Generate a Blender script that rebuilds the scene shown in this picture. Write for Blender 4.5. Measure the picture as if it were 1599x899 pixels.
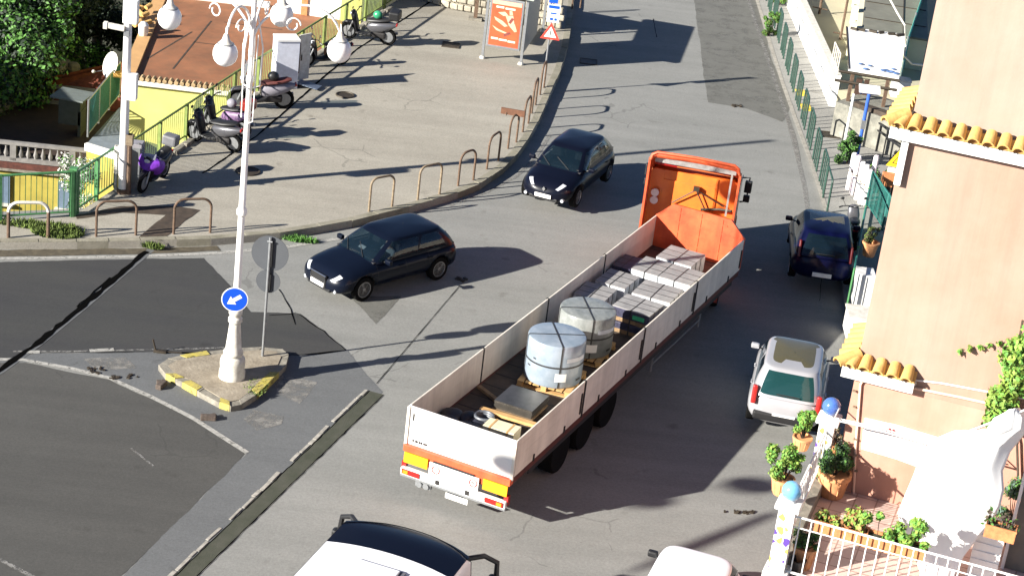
import bpy, bmesh, math, random
from mathutils import Vector, Matrix, Euler
rad=math.radians
random.seed(7)
for o in list(bpy.data.objects): bpy.data.objects.remove(o)
SC=bpy.context.scene
COL=SC.collection
# ------------------------------------------------------------------ camera
FPX,PITCH,ROLL,CH=3075.0,rad(23.8),rad(7.0),21.0
cf=Vector((0,math.cos(PITCH),-math.sin(PITCH)))
cr0=Vector((1,0,0)); cu0=cr0.cross(cf)
cR=math.cos(ROLL)*cr0+math.sin(ROLL)*cu0
cU=-math.sin(ROLL)*cr0+math.cos(ROLL)*cu0
cam_d=bpy.data.cameras.new('camera'); cam=bpy.data.objects.new('camera',cam_d); COL.objects.link(cam)
cam_d.sensor_width=36; cam_d.sensor_fit='HORIZONTAL'; cam_d.lens=FPX/1599*36; cam_d.clip_end=2000; cam_d.clip_start=.1
m=Matrix((( cR.x,cU.x,-cf.x),(cR.y,cU.y,-cf.y),(cR.z,cU.z,-cf.z))).to_4x4()
m.translation=Vector((0,0,CH)); cam.matrix_world=m
SC.camera=cam
# ------------------------------------------------------------------ world, sun, exposure
SUN_AZ,SUN_EL=rad(32),rad(22.3)     # direction in which shadows fall / height of the sun
w=bpy.data.worlds.new("World"); SC.world=w; w.use_nodes=True
nt=w.node_tree; bg=nt.nodes['Background']
sky=nt.nodes.new('ShaderNodeTexSky'); sky.sky_type='NISHITA'; sky.sun_disc=False
sky.sun_elevation=SUN_EL; sky.air_density=.55; sky.dust_density=.2; sky.ozone_density=2.5; sky.altitude=600
sundir=Vector((-math.cos(SUN_EL)*math.cos(SUN_AZ),-math.cos(SUN_EL)*math.sin(SUN_AZ),math.sin(SUN_EL)))
sky.sun_rotation=math.atan2(sundir.x,sundir.y)
nt.links.new(sky.outputs[0],bg.inputs[0]); bg.inputs[1].default_value=0.05
sl=bpy.data.lights.new('sun','SUN'); sl.energy=5.0; sl.angle=rad(.5); sl.color=(1,.95,.86)
so=bpy.data.objects.new('sun',sl); COL.objects.link(so)
so.rotation_euler=sundir.to_track_quat('Z','Y').to_euler()
SC.view_settings.view_transform='Standard'; SC.view_settings.look='None'
SC.view_settings.exposure=1.6; SC.view_settings.gamma=1; SC.view_settings.use_curve_mapping=False
# ------------------------------------------------------------------ helpers
def P(x,y,z=0.0):
    d=cf*FPX+cR*(x-799.5)+cU*(449.5-y); t=(z-CH)/d.z
    return Vector((0,0,CH))+d*t
MATS={}
def mat(name,col,rough=.6,metal=0.0,var=.12,scale=6.0,bump=0.0,bscale=40.0,col2=None,coat=0.0,big=None,obj=False,spec=None,streak=0):
    if name in MATS: return MATS[name]
    m=bpy.data.materials.new(name); m.use_nodes=True; n=m.node_tree.nodes; l=m.node_tree.links
    b=n['Principled BSDF']; b.inputs['Roughness'].default_value=rough; b.inputs['Metallic'].default_value=metal
    if coat: b.inputs['Coat Weight'].default_value=coat; b.inputs['Coat Roughness'].default_value=.05
    if spec is not None: b.inputs['Specular IOR Level'].default_value=spec
    tc=n.new('ShaderNodeTexCoord'); no=n.new('ShaderNodeTexNoise'); no.inputs['Scale'].default_value=scale; no.inputs['Detail'].default_value=6
    no.inputs['Roughness'].default_value=.65
    l.new(tc.outputs['Object'],no.inputs['Vector'])
    r=n.new('ShaderNodeValToRGB'); r.color_ramp.elements[0].position=.3; r.color_ramp.elements[1].position=.7
    c2=col2 if col2 else tuple(max(0,c*(1-var*2)) for c in col)
    c1=col if col2 else tuple(min(1,c*(1+var*.6)) for c in col)
    r.color_ramp.elements[0].color=(*c2,1); r.color_ramp.elements[1].color=(*c1,1)
    l.new(no.outputs['Fac'],r.inputs['Fac'])
    out=r.outputs['Color']
    if big:
        n2=n.new('ShaderNodeTexNoise'); n2.inputs['Scale'].default_value=big[0]; n2.inputs['Detail'].default_value=4
        l.new(tc.outputs['Object'],n2.inputs['Vector'])
        mr=n.new('ShaderNodeMapRange'); mr.inputs['From Min'].default_value=.35; mr.inputs['From Max'].default_value=.65
        mr.inputs['To Min'].default_value=1-big[1]; mr.inputs['To Max'].default_value=1+big[1]
        l.new(n2.outputs['Fac'],mr.inputs['Value'])
        mx=n.new('ShaderNodeVectorMath'); mx.operation='SCALE'
        l.new(out,mx.inputs[0]); l.new(mr.outputs[0],mx.inputs['Scale']); out=mx.outputs[0]
    if streak:
        mp=n.new('ShaderNodeMapping'); mp.inputs['Scale'].default_value=(3.2,3.2,.16); n4=n.new('ShaderNodeTexNoise'); n4.inputs['Scale'].default_value=1; n4.inputs['Detail'].default_value=7; n4.inputs['Roughness'].default_value=.7
        l.new(tc.outputs['Object'],mp.inputs[0]); l.new(mp.outputs[0],n4.inputs['Vector'])
        r4=n.new('ShaderNodeMapRange'); r4.inputs['From Min'].default_value=.42; r4.inputs['From Max'].default_value=.72; r4.inputs['To Min'].default_value=1.04; r4.inputs['To Max'].default_value=1-streak; l.new(n4.outputs['Fac'],r4.inputs['Value'])
        sc=n.new('ShaderNodeVectorMath'); sc.operation='SCALE'; l.new(out,sc.inputs[0]); l.new(r4.outputs[0],sc.inputs['Scale']); out=sc.outputs[0]
    l.new(out,b.inputs['Base Color'])
    if bump:
        n3=n.new('ShaderNodeTexNoise'); n3.inputs['Scale'].default_value=bscale; n3.inputs['Detail'].default_value=4
        l.new(tc.outputs['Object'],n3.inputs['Vector'])
        bp=n.new('ShaderNodeBump'); bp.inputs['Strength'].default_value=bump; bp.inputs['Distance'].default_value=.02
        l.new(n3.outputs['Fac'],bp.inputs['Height']); l.new(bp.outputs[0],b.inputs['Normal'])
    MATS[name]=m; return m
def speckle(name,base,dark,light,scale=60,rough=.85,streak=None):
    """asphalt-like: fine grain plus wide soft stains"""
    if name in MATS: return MATS[name]
    m=bpy.data.materials.new(name); m.use_nodes=True; n=m.node_tree.nodes; l=m.node_tree.links
    b=n['Principled BSDF']; b.inputs['Roughness'].default_value=rough
    tc=n.new('ShaderNodeTexCoord')
    def noise(s,d=5,rg=.6,map_=None):
        x=n.new('ShaderNodeTexNoise'); x.inputs['Scale'].default_value=s; x.inputs['Detail'].default_value=d; x.inputs['Roughness'].default_value=rg
        if map_: 
            mp=n.new('ShaderNodeMapping'); mp.inputs['Scale'].default_value=map_; mp.inputs['Rotation'].default_value=(0,0,rad(-67)); l.new(tc.outputs['Object'],mp.inputs[0]); l.new(mp.outputs[0],x.inputs['Vector'])
        else: l.new(tc.outputs['Object'],x.inputs['Vector'])
        return x.outputs['Fac']
    def ramp(f,a,ca,bb,cb):
        r=n.new('ShaderNodeValToRGB'); r.color_ramp.elements[0].position=a; r.color_ramp.elements[1].position=bb
        r.color_ramp.elements[0].color=(*ca,1); r.color_ramp.elements[1].color=(*cb,1); l.new(f,r.inputs[0]); return r.outputs[0]
    def mix(mode,fac,a,c):
        x=n.new('ShaderNodeMix'); x.data_type='RGBA'; x.blend_type=mode; x.inputs[0].default_value=fac
        l.new(a,x.inputs[6]); l.new(c,x.inputs[7]); return x.outputs[2]
    c=ramp(noise(.35,6,.6),.35,dark,.65,base)
    c=mix('MULTIPLY',.75,c,ramp(noise(scale,3,.7),.35,(.55,.55,.55),.6,(1.1,1.1,1.1)))
    c=mix('MULTIPLY',.5,c,ramp(noise(3.5,8,.7),.3,(.68,.68,.68),.62,(1.08,1.08,1.08)))
    c=mix('MIX',.5,c,ramp(noise(1.1,5,.6,(.12,1.3,1)),.35,dark,.65,light))
    c=mix('MULTIPLY',.8,c,ramp(noise(16,4,.8),.34,(.78,.78,.78),.62,(1.1,1.1,1.1)))
    # oil stains
    c=mix('MULTIPLY',.8,c,ramp(noise(1.6,3,.5),.66,(1,1,1),.78,(.62,.60,.58)))
    c=mix('MULTIPLY',.6,c,ramp(noise(9,2,.5),.70,(1,1,1),.80,(.55,.53,.50)))
    c=mix('ADD',.5,c,ramp(noise(22,2,.5),.70,(0,0,0),.82,(.08,.078,.07)))
    # hairline crack network, only in places
    wv=n.new('ShaderNodeTexVoronoi'); wv.feature='DISTANCE_TO_EDGE'; wv.inputs['Scale'].default_value=.55
    mpw=n.new('ShaderNodeMixRGB'); mpw.blend_type='ADD'; mpw.inputs[0].default_value=.35; nz=n.new('ShaderNodeTexNoise'); nz.inputs['Scale'].default_value=2.2; nz.inputs['Detail'].default_value=6
    l.new(tc.outputs['Object'],nz.inputs['Vector']); l.new(tc.outputs['Object'],mpw.inputs[1]); l.new(nz.outputs['Color'],mpw.inputs[2]); l.new(mpw.outputs[0],wv.inputs['Vector'])
    ck=n.new('ShaderNodeMath'); ck.operation='LESS_THAN'; ck.inputs[1].default_value=.012; l.new(wv.outputs['Distance'],ck.inputs[0])
    msk=n.new('ShaderNodeMath'); msk.operation='GREATER_THAN'; msk.inputs[1].default_value=.61; l.new(noise(.22,3,.6),msk.inputs[0])
    mm=n.new('ShaderNodeMath'); mm.operation='MULTIPLY'; l.new(ck.outputs[0],mm.inputs[0]); l.new(msk.outputs[0],mm.inputs[1])
    m3=n.new('ShaderNodeMath'); m3.operation='MULTIPLY'; m3.inputs[1].default_value=.28; l.new(mm.outputs[0],m3.inputs[0])
    cm=n.new('ShaderNodeMix'); cm.data_type='RGBA'; l.new(m3.outputs[0],cm.inputs[0]); l.new(c,cm.inputs[6]); cm.inputs[7].default_value=(.02,.02,.018,1); c=cm.outputs[2]
    l.new(c,b.inputs['Base Color'])
    bp=n.new('ShaderNodeBump'); bp.inputs['Strength'].default_value=.25; bp.inputs['Distance'].default_value=.01
    l.new(noise(scale,3,.7),bp.inputs['Height']); l.new(bp.outputs[0],b.inputs['Normal'])
    MATS[name]=m; return m
def glass(name,col=(.02,.03,.04),alpha=.35):
    if name in MATS: return MATS[name]
    m=bpy.data.materials.new(name); m.use_nodes=True; n=m.node_tree.nodes; l=m.node_tree.links
    b=n['Principled BSDF']; b.inputs['Base Color'].default_value=(*col,1); b.inputs['Roughness'].default_value=.04
    b.inputs['Coat Weight'].default_value=.5
    t=n.new('ShaderNodeBsdfTransparent'); t.inputs[0].default_value=(.55,.65,.7,1)
    mx=n.new('ShaderNodeMixShader'); mx.inputs[0].default_value=alpha
    no=n.new('ShaderNodeTexNoise'); no.inputs['Scale'].default_value=1.5
    l.new(b.outputs[0],mx.inputs[1]); l.new(t.outputs[0],mx.inputs[2]); l.new(mx.outputs[0],n['Material Output'].inputs[0])
    MATS[name]=m; return m
def lum(name,col,rough=.3): return mat(name,col,rough,var=.05,coat=.3)

class B:
    def __init__(s): s.bm=bmesh.new()
    def _m(s,vs,M):
        if M is not None:
            for v in vs: v.co=M@v.co
    def face(s,pts,mi=0):
        try:
            f=s.bm.faces.new([s.bm.verts.new(Vector(p)) for p in pts]); f.material_index=mi; return f
        except ValueError: return None
    def box(s,c,sz,M=None,bev=0,rz=0,ry=0,rx=0,mi=0):
        r=bmesh.ops.create_cube(s.bm,size=1); vs=r['verts']
        T=Matrix.Translation(Vector(c))@Euler((rx,ry,rz)).to_matrix().to_4x4()@Matrix.Diagonal((*sz,1))
        s._m(vs,T); 
        fs=set(f for v in vs for f in v.link_faces)
        for f in fs: f.material_index=mi
        if bev:
            es=list(set(e for v in vs for e in v.link_edges))
            g=bmesh.ops.bevel(s.bm,geom=es,offset=bev,segments=2,affect='EDGES',profile=.6)
            vs=list(set(v for f in g['faces'] for v in f.verts)|set(v for v in vs if v.is_valid))
        if M is not None: s._m(vs,M)
        return s
    def ngrid(s,G,close_u=False,close_v=False,caps=False,mi=0):
        V=[[s.bm.verts.new(Vector(p)) for p in row] for row in G]
        nu,nv=len(V),len(V[0])
        for i in range(nu if close_u else nu-1):
            for j in range(nv if close_v else nv-1):
                a,b,c,d=V[i][j],V[(i+1)%nu][j],V[(i+1)%nu][(j+1)%nv],V[i][(j+1)%nv]
                try: f=s.bm.faces.new([a,b,c,d]); f.material_index=mi; f.smooth=True
                except ValueError: pass
        if caps:
            for row in (V[0],V[-1]):
                try: s.bm.faces.new(row)
                except ValueError: pass
        return s
    def tube(s,pts,r,seg=8,caps=True,close=False,mi=0):
        pts=[Vector(p) for p in pts]; n=len(pts); G=[]
        rs=r if isinstance(r,(list,tuple)) else [r]*n
        up=None
        for i,p in enumerate(pts):
            t=(pts[min(i+1,n-1)]-pts[max(i-1,0)])
            if close: t=pts[(i+1)%n]-pts[(i-1)%n]
            t=t.normalized()
            if up is None: up=Vector((0,0,1)) if abs(t.z)<.9 else Vector((1,0,0))
            a=t.cross(up)
            if a.length<1e-4: a=t.cross(Vector((.3,.8,.1)))
            a.normalize(); b=a.cross(t).normalized(); up=b
            G.append([p+rs[i]*(math.cos(k*2*math.pi/seg)*a+math.sin(k*2*math.pi/seg)*b) for k in range(seg)])
        return s.ngrid(G,close_u=close,close_v=True,caps=caps and not close,mi=mi)
    def lathe(s,prof,seg=24,M=None,mi=0):
        G=[[(r*math.cos(k*2*math.pi/seg),r*math.sin(k*2*math.pi/seg),z) for k in range(seg)] for r,z in prof]
        if M is not None: G=[[M@Vector(p) for p in row] for row in G]
        return s.ngrid(G,close_v=True,caps=True,mi=mi)
    def cyl(s,a,b,r,seg=20,mi=0):
        a,b=Vector(a),Vector(b); d=b-a
        M=Matrix.Translation(a)@d.to_track_quat('Z','Y').to_matrix().to_4x4()
        return s.lathe([(r*.999,0),(r,0.0),(r,d.length),(r*.999,d.length)][1:3],seg,M,mi)
    def prism(s,pts,z0,z1,mi=0,M=None):
        a=[Vector((p[0],p[1],z0)) for p in pts]; b=[Vector((p[0],p[1],z1)) for p in pts]
        if M is not None: a=[M@p for p in a]; b=[M@p for p in b]
        va=[s.bm.verts.new(p) for p in a]; vb=[s.bm.verts.new(p) for p in b]; n=len(pts)
        fs=[s.bm.faces.new(vb),s.bm.faces.new(va[::-1])]
        for i in range(n): fs.append(s.bm.faces.new([va[i],va[(i+1)%n],vb[(i+1)%n],vb[i]]))
        for f in fs: f.material_index=mi
        return s
    def blob(s,secs,seg=14,n=2.4,mi=0):
        """loft of superellipse sections along x: (x, y0, zc, hw, hh)"""
        G=[]
        for x,y0,zc,hw,hh in secs:
            row=[]
            for k in range(seg):
                a=k*2*math.pi/seg; c,q=math.cos(a),math.sin(a)
                row.append((x,y0+hw*math.copysign(abs(c)**(2/n),c),zc+hh*math.copysign(abs(q)**(2/n),q)))
            G.append(row)
        return s.ngrid(G,close_v=True,caps=True,mi=mi)
    def sphere(s,c,r,seg=16,sc=(1,1,1),mi=0):
        g=bmesh.ops.create_uvsphere(s.bm,u_segments=seg,v_segments=max(6,seg//2),radius=r)
        for v in g['verts']: v.co=Vector((v.co.x*sc[0],v.co.y*sc[1],v.co.z*sc[2]))+Vector(c)
        for v in g['verts']:
            for f in v.link_faces: f.smooth=True; f.material_index=mi
        return s
def obj(name,b,mats,parent=None,smooth=False,recalc=True,loc=None):
    if recalc: bmesh.ops.recalc_face_normals(b.bm,faces=b.bm.faces[:])
    me=bpy.data.meshes.new(name); b.bm.to_mesh(me); b.bm.free()
    for mm in (mats if isinstance(mats,(list,tuple)) else [mats]): me.materials.append(mm)
    if smooth:
        for p in me.polygons: p.use_smooth=True
        me.set_sharp_from_angle(angle=rad(38))
    else:
        if any(p.use_smooth for p in me.polygons): me.set_sharp_from_angle(angle=rad(38))
    o=bpy.data.objects.new(name,me); COL.objects.link(o)
    if parent: o.parent=parent
    if loc is not None: o.location=loc
    return o
def tag(o,label,cat,group=None,kind=None):
    if label: o['label']=label
    if cat: o['category']=cat
    if group: o['group']=group
    if kind: o['kind']=kind
    return o
def thing(name,label,cat,loc=(0,0,0),rz=0,group=None):
    o=bpy.data.objects.new(name,None); COL.objects.link(o); o.empty_display_size=.2
    o.location=loc; o.rotation_euler=(0,0,rz); return tag(o,label,cat,group)
def struct(name,b,mt,smooth=False):
    o=obj(name,b,mt,smooth=smooth); o['kind']='structure'; return o
def copy_tree(o,parent=None):
    c=o.copy(); COL.objects.link(c)
    if parent: c.parent=parent
    for ch in [x for x in bpy.data.objects if x.parent==o]: copy_tree(ch,c)
    return c
def text(name,s,size,mt,parent,M,ext=.002):
    cu=bpy.data.curves.new(name,'FONT'); cu.body=s; cu.size=size; cu.extrude=ext; cu.align_x='CENTER'; cu.align_y='CENTER'
    cu.materials.append(mt); o=bpy.data.objects.new(name,cu); COL.objects.link(o); dg=bpy.context.evaluated_depsgraph_get(); me=bpy.data.meshes.new_from_object(o.evaluated_get(dg)); bpy.data.objects.remove(o); o=bpy.data.objects.new(name,me); COL.objects.link(o); o.parent=parent; o.matrix_local=M; return o
def arc(c,r,a0,a1,n,plane='xz'):
    out=[]
    for i in range(n+1):
        a=a0+(a1-a0)*i/n; x,z=r*math.cos(a),r*math.sin(a)
        out.append(Vector(c)+(Vector((x,0,z)) if plane=='xz' else Vector((x,z,0))))
    return out
# ------------------------------------------------------------------ materials
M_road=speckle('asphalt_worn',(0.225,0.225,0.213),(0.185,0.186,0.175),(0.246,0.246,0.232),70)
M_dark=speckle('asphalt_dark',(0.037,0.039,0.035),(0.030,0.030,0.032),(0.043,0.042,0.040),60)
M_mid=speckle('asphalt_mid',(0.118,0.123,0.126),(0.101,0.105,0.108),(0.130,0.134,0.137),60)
M_tri=speckle('asphalt_wedge',(0.129,0.129,0.116),(0.110,0.109,0.098),(0.139,0.138,0.125),60)
M_plaza=speckle('plaza_concrete',(0.325,0.302,0.252),(0.264,0.243,0.202),(0.353,0.329,0.277),45)
M_pave=speckle('pavement_concrete',(0.287,0.282,0.259),(0.241,0.236,0.218),(0.310,0.301,0.279),45)
M_pale=speckle('pale_patch',(0.239,0.231,0.217),(0.180,0.173,0.159),(0.268,0.257,0.239),50)
def wear(m,sc,lo,hi):
    n=m.node_tree.nodes; l=m.node_tree.links; tc=n.new('ShaderNodeTexCoord'); no=n.new('ShaderNodeTexNoise'); no.inputs['Scale'].default_value=sc; no.inputs['Detail'].default_value=9; no.inputs['Roughness'].default_value=.75
    l.new(tc.outputs['Object'],no.inputs['Vector']); mr=n.new('ShaderNodeMapRange'); mr.inputs['From Min'].default_value=lo; mr.inputs['From Max'].default_value=hi; l.new(no.outputs['Fac'],mr.inputs['Value']); l.new(mr.outputs[0],n['Principled BSDF'].inputs['Alpha'])
wear(M_pale,1.6,.40,.58); wear(M_tri,1.3,.22,.50)
M_kerb=mat('kerb_stone',(.24,.22,.18),.9,var=.25,scale=5,bump=.4,bscale=18)
M_kerbmoss=mat('kerb_mossy',(.20,.19,.13),.95,scale=3,col2=(.08,.10,.04),bump=.5,bscale=20)
M_line=mat('road_paint_worn',(.40,.39,.36),.8,scale=9,col2=(.20,.195,.18))
M_line2=mat('road_paint_faded',(.24,.235,.22),.8,scale=7,col2=(.14,.135,.13))
wear(M_line,7,.36,.46); wear(M_line2,6,.42,.56)
M_black=mat('crack_black',(.004,.004,.004),1.0,spec=0)
M_iron=mat('cast_iron',(.055,.042,.028),.6,.3,var=.3,scale=20)
M_rustplate=mat('rusty_plate',(.060,.042,.028),.8,var=.3,scale=4)
M_white=mat('white_paint',(.78,.77,.74),.5,var=.05,scale=4)
M_whitedirty=mat('white_paint_dirty',(.68,.66,.60),.6,scale=7,col2=(.45,.42,.36))
M_rust=mat('rusty_brown_steel',(.13,.08,.05),.75,var=.3,scale=18)
M_rustw=mat('peeling_paint_steel',(.25,.20,.13),.75,scale=14,col2=(.12,.08,.05))
M_green=mat('green_painted_steel',(.07,.22,.08),.5,var=.2,scale=9)
M_dgreen=mat('dark_green_steel',(.022,.06,.045),.5,var=.2,scale=9)
M_teal=mat('teal_paint',(.02,.14,.12),.6,var=.2,scale=9)
M_galv=mat('galvanised_steel',(.30,.31,.32),.45,.6,var=.12,scale=14)
M_signback=mat('sign_back_grey',(.075,.08,.088),.8,0,var=.05,scale=3,spec=.1)
M_signblue=mat('sign_blue',(.005,.07,.55),.35,var=.04)
M_globe=mat('lamp_globe_white',(.82,.81,.80),.25,var=.03)
M_yel=mat('yellow_wall',(.52,.50,.15),.85,var=.06,scale=2,big=(.8,.08))
M_yel2=mat('ochre_wall',(.36,.30,.055),.85,var=.12,scale=2,big=(.8,.12))
M_roofterr=mat('terracotta_terrace',(.27,.105,.045),.85,scale=2.2,col2=(.19,.085,.04),big=(.5,.2),bump=.2)
M_terr=mat('terracotta',(.52,.20,.075),.8,var=.2,scale=9)
M_tile=mat('orange_roof_tile',(.60,.39,.13),.8,scale=5,col2=(.48,.26,.075),bump=.3,bscale=25)
M_pink=mat('pink_plaster',(.43,.252,.192),.85,scale=.7,streak=.12,col2=(.40,.19,.13),big=(.35,.08),bump=.12,bscale=30)
M_peach=mat('peach_plaster',(.333,.270,.222),.85,scale=.45,streak=.10,col2=(.33,.212,.16),big=(.5,.07),bump=.12,bscale=30)
M_rubber=mat('tyre_rubber',(.006,.006,.006),.95,spec=.1)
M_blk=mat('black_plastic',(.012,.012,.013),.5)
M_chrome=mat('chrome',(.75,.75,.76),.15,.95,var=.02)
M_alloy=mat('alloy_rim',(.34,.33,.33),.35,.8,var=.05)
M_interior=mat('seat_fabric_dark',(.025,.025,.028),.9)
M_glass=glass('car_glass',(.006,.014,.022),.42)
M_glassg=glass('green_glass',(.010,.045,.045),.25)
M_orange=mat('truck_orange',(.66,.11,.035),.5,scale=1.6,col2=(.46,.06,.02),big=(.8,.15),coat=.1,streak=.3)
M_oryel=mat('cab_wall_orange',(.78,.20,.02),.5,scale=1.8,col2=(.60,.11,.02),coat=.1)
M_board=mat('alu_side_board',(.72,.67,.58),.5,scale=1.2,col2=(.62,.57,.49),big=(.6,.08),streak=.18)
M_tailw=mat('tailboard_white',(.74,.72,.69),.5,var=.05,scale=2)
M_bed=mat('bed_floor_wood',(.075,.055,.042),.85,scale=2.5,col2=(.035,.027,.022),bump=.3)
M_chassis=mat('chassis_black',(.015,.013,.013),.7)
M_red=lum('lamp_red',(.30,.012,.01)); M_amber=lum('lamp_amber',(.80,.22,.01)); M_head=lum('headlamp_clear',(.42,.44,.48),.12)
M_refl=mat('reflective_orange_board',(.95,.36,.01),.4,var=.05)
M_wood=mat('pallet_wood',(.50,.31,.13),.8,scale=8,col2=(.38,.22,.08))
M_wood2=mat('weathered_wood',(.26,.17,.09),.85,var=.25,scale=8)
M_wrap=mat('grey_plastic_wrap',(.42,.44,.47),.3,scale=5,col2=(.28,.31,.36),bump=.4,bscale=9)
M_wrapg=mat('olive_wrap',(.25,.262,.255),.3,scale=5,col2=(.15,.162,.155),bump=.4,bscale=9)
M_pack=mat('pack_top_board',(.33,.32,.31),.6,scale=3,col2=(.20,.195,.195))
M_packside=mat('pack_side_white',(.66,.68,.70),.4,scale=4,col2=(.22,.24,.27))
M_packdark=mat('pack_dark_wrap_shade',(.05,.05,.085),.4,var=.3,scale=8)  # dark wrap; also carries the shade on packs by the left board
M_strap=mat('steel_strap',(.03,.03,.03),.5)
M_steel=mat('steel_sheet_stack',(.22,.20,.18),.3,.8,scale=3,col2=(.14,.13,.11))
M_tarp=mat('black_tarp',(.02,.022,.035),.55,var=.3,scale=5,bump=.5,bscale=8)
M_stone=mat('rubble_stone',(.42,.38,.30),.95,scale=4,col2=(.20,.18,.14),bump=1,bscale=6)
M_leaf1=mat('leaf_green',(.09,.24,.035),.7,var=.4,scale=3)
M_leaf2=mat('leaf_dark_shade',(.010,.028,.010),.7,var=.4,scale=3)  # dark leaf tone, deepened to carry shade among the trees
M_leaf3=mat('leaf_lime',(.22,.34,.05),.7,var=.3,scale=3)
M_bark=mat('bark',(.07,.05,.035),.95,var=.3,scale=9)
M_soil=mat('hillside_soil',(.05,.045,.028),.95,scale=1.5,col2=(.02,.03,.012),bump=.6,bscale=6)
M_grass=mat('weed_green',(.14,.20,.04),.9,var=.4,scale=4)
M_purple=mat('purple_cloth',(.16,.02,.42),.6,var=.25,scale=8,bump=.3,bscale=12)
M_pot=mat('terracotta_pot',(.60,.28,.12),.75,var=.12,scale=9)
M_skin=mat('skin',(.55,.33,.23),.6,var=.05); M_shirt=mat('shirt_grey',(.25,.27,.28),.8)
M_blueball=mat('glazed_blue_ball',(.07,.15,.46),.15,var=.15,scale=6,coat=.6)
M_skyball=mat('glazed_sky_blue_ball',(.16,.40,.62),.15,var=.12,scale=6,coat=.6)
M_cloth=mat('white_sheet_cloth',(.82,.82,.80),.8,var=.03,scale=3)
M_greenplant=[M_leaf1,M_leaf3]

# ================================================================== SETTING
def sheet(name,px,z,mt,lift=0.0):
    pts=[P(x,y,z)+Vector((0,0,lift)) for x,y in px]; out=[]; rr=random.Random(int(px[0][0]*3+px[0][1])); j=0
    for i,p in enumerate(pts):
        q=pts[(i+1)%len(pts)]; n=max(1,int((q-p).length/.18)); t=(q-p).normalized() if (q-p).length>0 else Vector((1,0,0)); nv=Vector((-t.y,t.x,0))
        if (q-p).length>40: n=1
        for k in range(n):
            j=j*.7+rr.uniform(-1,1)*.018; out.append(p.lerp(q,k/n)+nv*j+t*rr.uniform(-.02,.02)*(k>0))
    b=B(); b.face(out); o=struct(name,b,mt)
    return o
# low ground far below, reaching to the horizon
b=B(); b.face([(-900,-300,-9),(900,-300,-9),(900,1500,-9),(-900,1500,-9)]); struct('ground',b,M_soil)
# road slab
b=B(); b.prism([(-14.2,-10),(26,-10),(40,60),(34,135),(-3,135),(-3.2,78),(-2.6,60),(-6,52),(-15,48),(-60,47),(-60,-10)],-9,0); struct('road',b,M_road)
PZ=.20
kerb_px=[(-420,392),(-200,384),(0,378),(120,378),(220,376),(330,373),(437,364),(500,354),(550,345),(590,335),(640,323),(675,313),(715,301),(750,287),(785,263),(808,240),(824,218),(840,190),(851,165),(862,140),(876,108),(886,75),(892,40),(896,0),(899,-60),(902,-150)]
fence_px=[(118,334),(185,291),(365,166),(470,97),(600,13),(660,-25),(760,-90)]
edge=[P(x,y,PZ) for x,y in kerb_px]
fen=[P(x,y,PZ) for x,y in fence_px]
lefttop=[P(0,346,PZ),P(-420,352,PZ)]
poly=[(p.x,p.y) for p in edge]+[(fen[-1].x,fen[-1].y)]+[(p.x,p.y) for p in fen[-2::-1]]+[(p.x,p.y) for p in lefttop]
def inset(pts,d):
    out=[]
    for i,p in enumerate(pts):
        t=(pts[min(i+1,len(pts)-1)]-pts[max(i-1,0)]).normalized(); out.append(p+Vector((-t.y,t.x,0))*d)
    return out
b=B(); b.prism(poly,-9,PZ-.004); struct('plaza',b,M_plaza)
# kerb stones run along the plaza edge
inn=inset(edge,.22)
b=B(); 
kr=random.Random(77)
for i in range(len(edge)-1):
    n=max(1,round((edge[i+1]-edge[i]).length/1.0))
    for k in range(n):
        g=.012/(edge[i+1]-edge[i]).length*1.0; f0,f1=k/n+g,(k+1)/n-g; j=kr.uniform(-.012,.012); sd=(edge[i]-inn[i]).normalized()*j
        a0,a1,c1,c0=edge[i].lerp(edge[i+1],f0)+sd,edge[i].lerp(edge[i+1],f1)+sd,inn[i].lerp(inn[i+1],f1),inn[i].lerp(inn[i+1],f0)
        b.prism([(a0.x,a0.y),(a1.x,a1.y),(c1.x,c1.y),(c0.x,c0.y)],-.05,PZ+.008+kr.uniform(-.006,.012))
struct('kerb',b,mat('kerb_concrete',(.26,.24,.19),.9,scale=2,col2=(.15,.14,.10),bump=.4,bscale=18))
def strip(name,px,wid,z,mt,lift):
    pts=[P(x,y,z) for x,y in px]; L=inset(pts,wid/2); R=inset(pts,-wid/2); b=B()
    V=[[q+Vector((0,0,lift)) for q in pr] for pr in zip(L,R)]
    b.ngrid(V); return struct(name,b,mt)
# asphalt patches
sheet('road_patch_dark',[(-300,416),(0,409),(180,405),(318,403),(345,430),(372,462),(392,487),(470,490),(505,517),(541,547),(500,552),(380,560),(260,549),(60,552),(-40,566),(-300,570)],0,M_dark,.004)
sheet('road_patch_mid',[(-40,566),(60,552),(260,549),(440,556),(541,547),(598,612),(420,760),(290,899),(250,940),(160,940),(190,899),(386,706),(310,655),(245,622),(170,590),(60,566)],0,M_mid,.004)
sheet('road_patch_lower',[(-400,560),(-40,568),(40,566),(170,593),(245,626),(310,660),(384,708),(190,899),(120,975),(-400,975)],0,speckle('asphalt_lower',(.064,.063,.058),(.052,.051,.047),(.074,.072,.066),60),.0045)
sheet('road_patch_wedge',[(545,462),(628,462),(587,506)],0,M_tri,.004)
sheet('road_patch_uphill',[(1078,-40),(1172,-40),(1205,95),(1236,165),(1222,190),(1165,170),(1105,160)],0,M_tri,.004)
sheet('road_patch_pale',[(428,592),(440,586),(494,597),(468,630),(432,614)],0,M_pale,.008)
sheet('road_patch_pale',[(395,640),(445,650),(440,662),(400,672),(380,655)],0,M_pale,.009)
sheet('road_patch_pale',[(130,560),(195,558),(215,575),(150,578)],0,M_pale,.008)
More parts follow.
